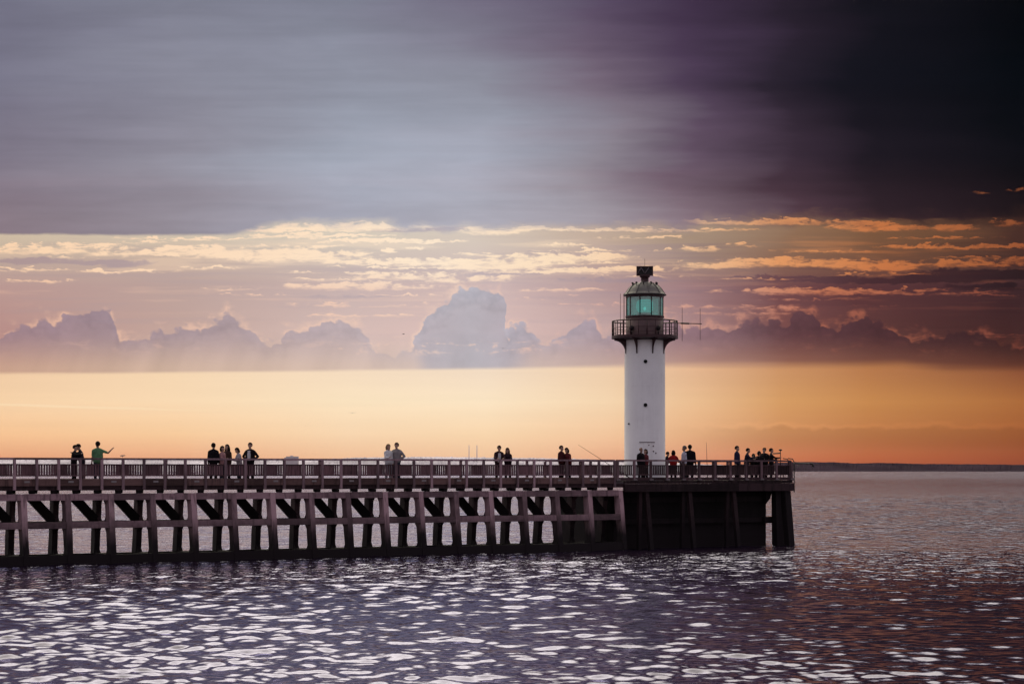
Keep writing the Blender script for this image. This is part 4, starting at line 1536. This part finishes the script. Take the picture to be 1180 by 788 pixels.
person(85.6, 0.62, 512.8, 80, 'person in black facing right with arms around a taller partner at the left', BLK, BLK, HB, ('embrace', 'hold'), build=1.0, lean=6)
person(93.2, 0.66, 511.3, -70, 'person in dark blue bending towards the person in black beside them', NAVY, BLK, HB, ('embrace', 'down'), lean=10, tilt=14, build=1.1)
person(112.6, 0.60, 508.8, -150, 'person in a green short sleeved shirt waving one raised hand to the right', GREEN, DENIM, HB, ('point', 'down'), sleeves=False, build=1.12, skin=1)
person(246.0, 0.75, 510.6, 170, 'person in a black top seen from behind with arms hanging loose', BLK, BLK, HB, ('down', 'down'), build=1.08)
person(256.4, 0.70, 514.0, 60, 'shorter person in a pinkish top turned towards a dark haired companion', PINKISH, DENIM, HB, ('hold', 'down'), sleeves=False, build=0.9, hairstyle='bob')
person(261.6, 1.05, 512.2, -30, 'dark haired person in a dark brown jacket standing close behind the pinkish top', BROWN, BLK, HB, ('down', 'down'), hairstyle='long')
person(275.4, 0.55, 515.6, -60, 'person in pale clothes with dark hair looking down at the rail', (0.34, 0.30, 0.33), DENIM, HB, ('hold', 'hold'), lean=8, tilt=18, hairstyle='bob', build=0.9)
person(288.2, 0.55, 510.2, -15, 'person in an open dark jacket over a white shirt with elbows out', BLK, BLK, HB, ('hips', 'hips'), inner=WHITE, build=1.06)
person(447.6, 0.62, 511.8, 35, 'fair haired person in a long white shirt next to a grey jacket', WHITE, (0.3, 0.3, 0.34), HF, ('hold', 'down'), hairstyle='bob', build=0.95)
person(457.0, 0.58, 510.2, -20, 'person in a grey jacket beside the fair haired person in white', GREY, DENIM, HD_, ('down', 'hips'), build=1.1)
person(574.8, 0.32, 513.2, 12, 'dark haired person in a dark jacket over a white top leaning on the rail', (0.03, 0.014, 0.018), BLK, HB, ('rail', 'rail'), lean=12, inner=WHITE)
person(585.2, 0.32, 515.8, -12, 'long haired person in a dark top leaning on the rail with folded arms', (0.025, 0.014, 0.02), BLK, HD_, ('rail', 'rail'), lean=12, hairstyle='long', build=0.92)
person(647.0, 0.50, 513.6, 55, 'person in a maroon jacket turned to a companion left of the fishing rod', MAROON, BLK, HB, ('down', 'down'), build=1.05)
person(654.4, 0.40, 515.6, -40, 'dark haired person in a wine red jacket leaning on the rail beside a maroon jacket', (0.10, 0.018, 0.022), BLK, HB, ('rail', 'rail_wide'), lean=14, hairstyle='bob', build=0.95)
person(738.6, 0.70, 515.8, 40, 'stocky bald person in black in front of the lighthouse door', BLK, BLK, None, ('down', 'down'), build=1.1, skin=1)
person(743.8, 0.95, 517.6, -50, 'smaller person in a dull red top beside the bald person in black', (0.13, 0.03, 0.035), BLK, HD_, ('hold', 'down'), build=0.85, hairstyle='bob')
person(768.0, 2.6, 520.4, 110, 'person in a dark jacket half seen at the right foot of the lighthouse', (0.02, 0.012, 0.02), BLK, HB, ('hold', 'hold'), lean=10)
person(776.0, 0.55, 519.0, 175, 'dark haired person in a bright red jacket seen from behind', RED, BLK, HB, ('rail_wide', 'rail_wide'), build=1.05, hairstyle='bob')
person(788.6, 0.90, 513.8, -70, 'grey haired person in a white shirt facing away left of a tall black coat', (0.42, 0.42, 0.5), DENIM, (0.12, 0.1, 0.1), ('hips', 'down'), skin=1)
person(795.0, 0.60, 512.6, 165, 'tall broad person in a long black coat right of a white shirt', BLK, BLK, HB, ('down', 'down'), build=1.2)
person(849.4, 0.70, 513.9, 60, 'slim person in a dark blue top standing upright near the pier end', (0.02, 0.018, 0.045), BLK, HB, ('down', 'down'), build=0.95)
a21 = person(860.6, 0.60, 516.4, 75, 'person in dark clothes holding a slanted fishing rod near the pier end', (0.02, 0.016, 0.03), BLK, HB, ('reach', 'hold'), lean=8)
person(873.8, 0.85, 519.8, 20, 'bulky hunched person in a black hooded coat in the dark group at the pier end', BLK, BLK, HB, ('hold', 'hold'), lean=16, build=1.55, hood=True)
person(880.6, 1.15, 516.2, -40, 'person in a black hat in the middle of the dark group at the pier end', BLK, BLK, HB, ('hold', 'hold'), build=1.4, hairstyle='bun')
person(888.8, 0.75, 516.6, 85, 'person in black at the pier end reaching an arm towards the thin stand', BLK, BLK, HB, ('reach', 'hold'), build=1.3)
person(868.8, 1.9, 522.5, -20, 'low crouching person in black behind the slanted rod at the pier end', BLK, BLK, HB, ('hold', 'hold'), lean=20, build=1.5, hood=True)


# ------------------------------------------------------------------ rods and stand
def rod(xa, ya, xb, yb, w, label, r0=0.018, r1=0.007):
    s = s_of(xa, w)
    base = world(s, w, z_of(ya, s, w))
    s2 = s_of(xb, w)
    tip = world(s2, w, z_of(yb, s2, w))
    d = tip - base
    foot = base - d.normalized() * max(0.0, (base.z - DECK - 0.03) / max(d.normalized().z, 0.3))
    e = empty('fishing_rod', foot)
    tag(e, label, 'fishing rod', 'fishing rods')
    t = tip - foot
    MB().tube([Vector((0, 0, 0)), t * 0.25, t * 0.6, t], [r0, r0 * .9, (r0 + r1) / 2, r1], 6).build('blank', M['iron_black'], e)
    u = t.normalized()
    MB().tube([u * 0.05, u * 0.42], 0.026, 8).build('handle', M['iron_black'], e)
    MB().ball(u * 0.55 + Vector((0.05, -0.02, -0.03)), 0.05, 8, 6).build('reel', M['iron_black'], e)


rod(690.5, 527.8, 666.5, 512.4, 0.15, 'thin fishing rod sloping up to the left from the rail, left of the lighthouse')
rod(814.6, 529.5, 814.0, 509.5, 0.5, 'thin upright fishing rod right of the tall black coat')
rod(864.8, 528.5, 873.6, 520.6, 0.35, 'short slanted fishing rod held beside the dark group at the pier end')
s = s_of(899.3, 0.6)
st = empty('tripod_stand', world(s, 0.6, DECK))
tag(st, 'thin dark stand with a small round head at the very end of the pier', 'stand')
zt_ = z_of(519.0, s, 0.6) - DECK
MB().tube([(0, 0, 0.55), (0, 0, zt_)], 0.022, 8).build('column', M['iron_black'], st)
for k in range(3):
    a = 2 * PI * k / 3 + 0.4
    MB().tube([(0, 0, 0.75), (0.30 * math.cos(a), 0.30 * math.sin(a), 0.005)], 0.018, 6).build('leg', M['iron_black'], st)
MB().ball((0.0, 0, zt_ + 0.03), (0.10, 0.06, 0.055), 10, 8).tube([(-0.42, 0, zt_ - 0.17), (0.02, 0, zt_ - 0.14)], 0.035, 8).build('head', M['iron_black'], st)

# ------------------------------------------------------------------ sea air
hz = MB().box(-15000, 15000, -15000, 15000, -7, 150).mesh('haze')
hm = bpy.data.materials.new('sea_haze')
hm.use_nodes = True
hm.node_tree.nodes.remove(hm.node_tree.nodes['Principled BSDF'])
pv_ = hm.node_tree.nodes.new('ShaderNodeVolumePrincipled')
pv_.inputs['Color'].default_value = (0.88, 0.80, 0.82, 1)
pv_.inputs['Density'].default_value = HAZE
hm.node_tree.links.new(pv_.outputs[0], hm.node_tree.nodes['Material Output'].inputs['Volume'])
hz.materials.append(hm)
ho = bpy.data.objects.new('haze', hz)
C.objects.link(ho)
tag(ho, 'thin pale sea haze that softens the far coast', 'haze', kind='stuff')

# ------------------------------------------------------------------ camera
cd = bpy.data.cameras.new('camera')
cam = bpy.data.objects.new('camera', cd)
C.objects.link(cam)
cam.location = (0, 0, CAM_Z)
cam.rotation_euler = (math.radians(90), 0, 0)
cd.sensor_fit = 'HORIZONTAL'
cd.sensor_width = 36.0
cd.lens = 36.0 * F / 1180.0
cd.shift_y = (HY - 394.0) / 1180.0
cd.clip_start = 0.5
cd.clip_end = 40000
scene.camera = cam

scene.view_settings.view_transform = 'Standard'
scene.view_settings.look = 'None'
scene.view_settings.exposure = 0
scene.view_settings.gamma = 1
scene.render.engine = 'CYCLES'
scene.cycles.max_bounces = 6
scene.cycles.transparent_max_bounces = 12
scene.cycles.caustics_reflective = False
scene.cycles.caustics_refractive = False
scene.cycles.sample_clamp_indirect = 4.0
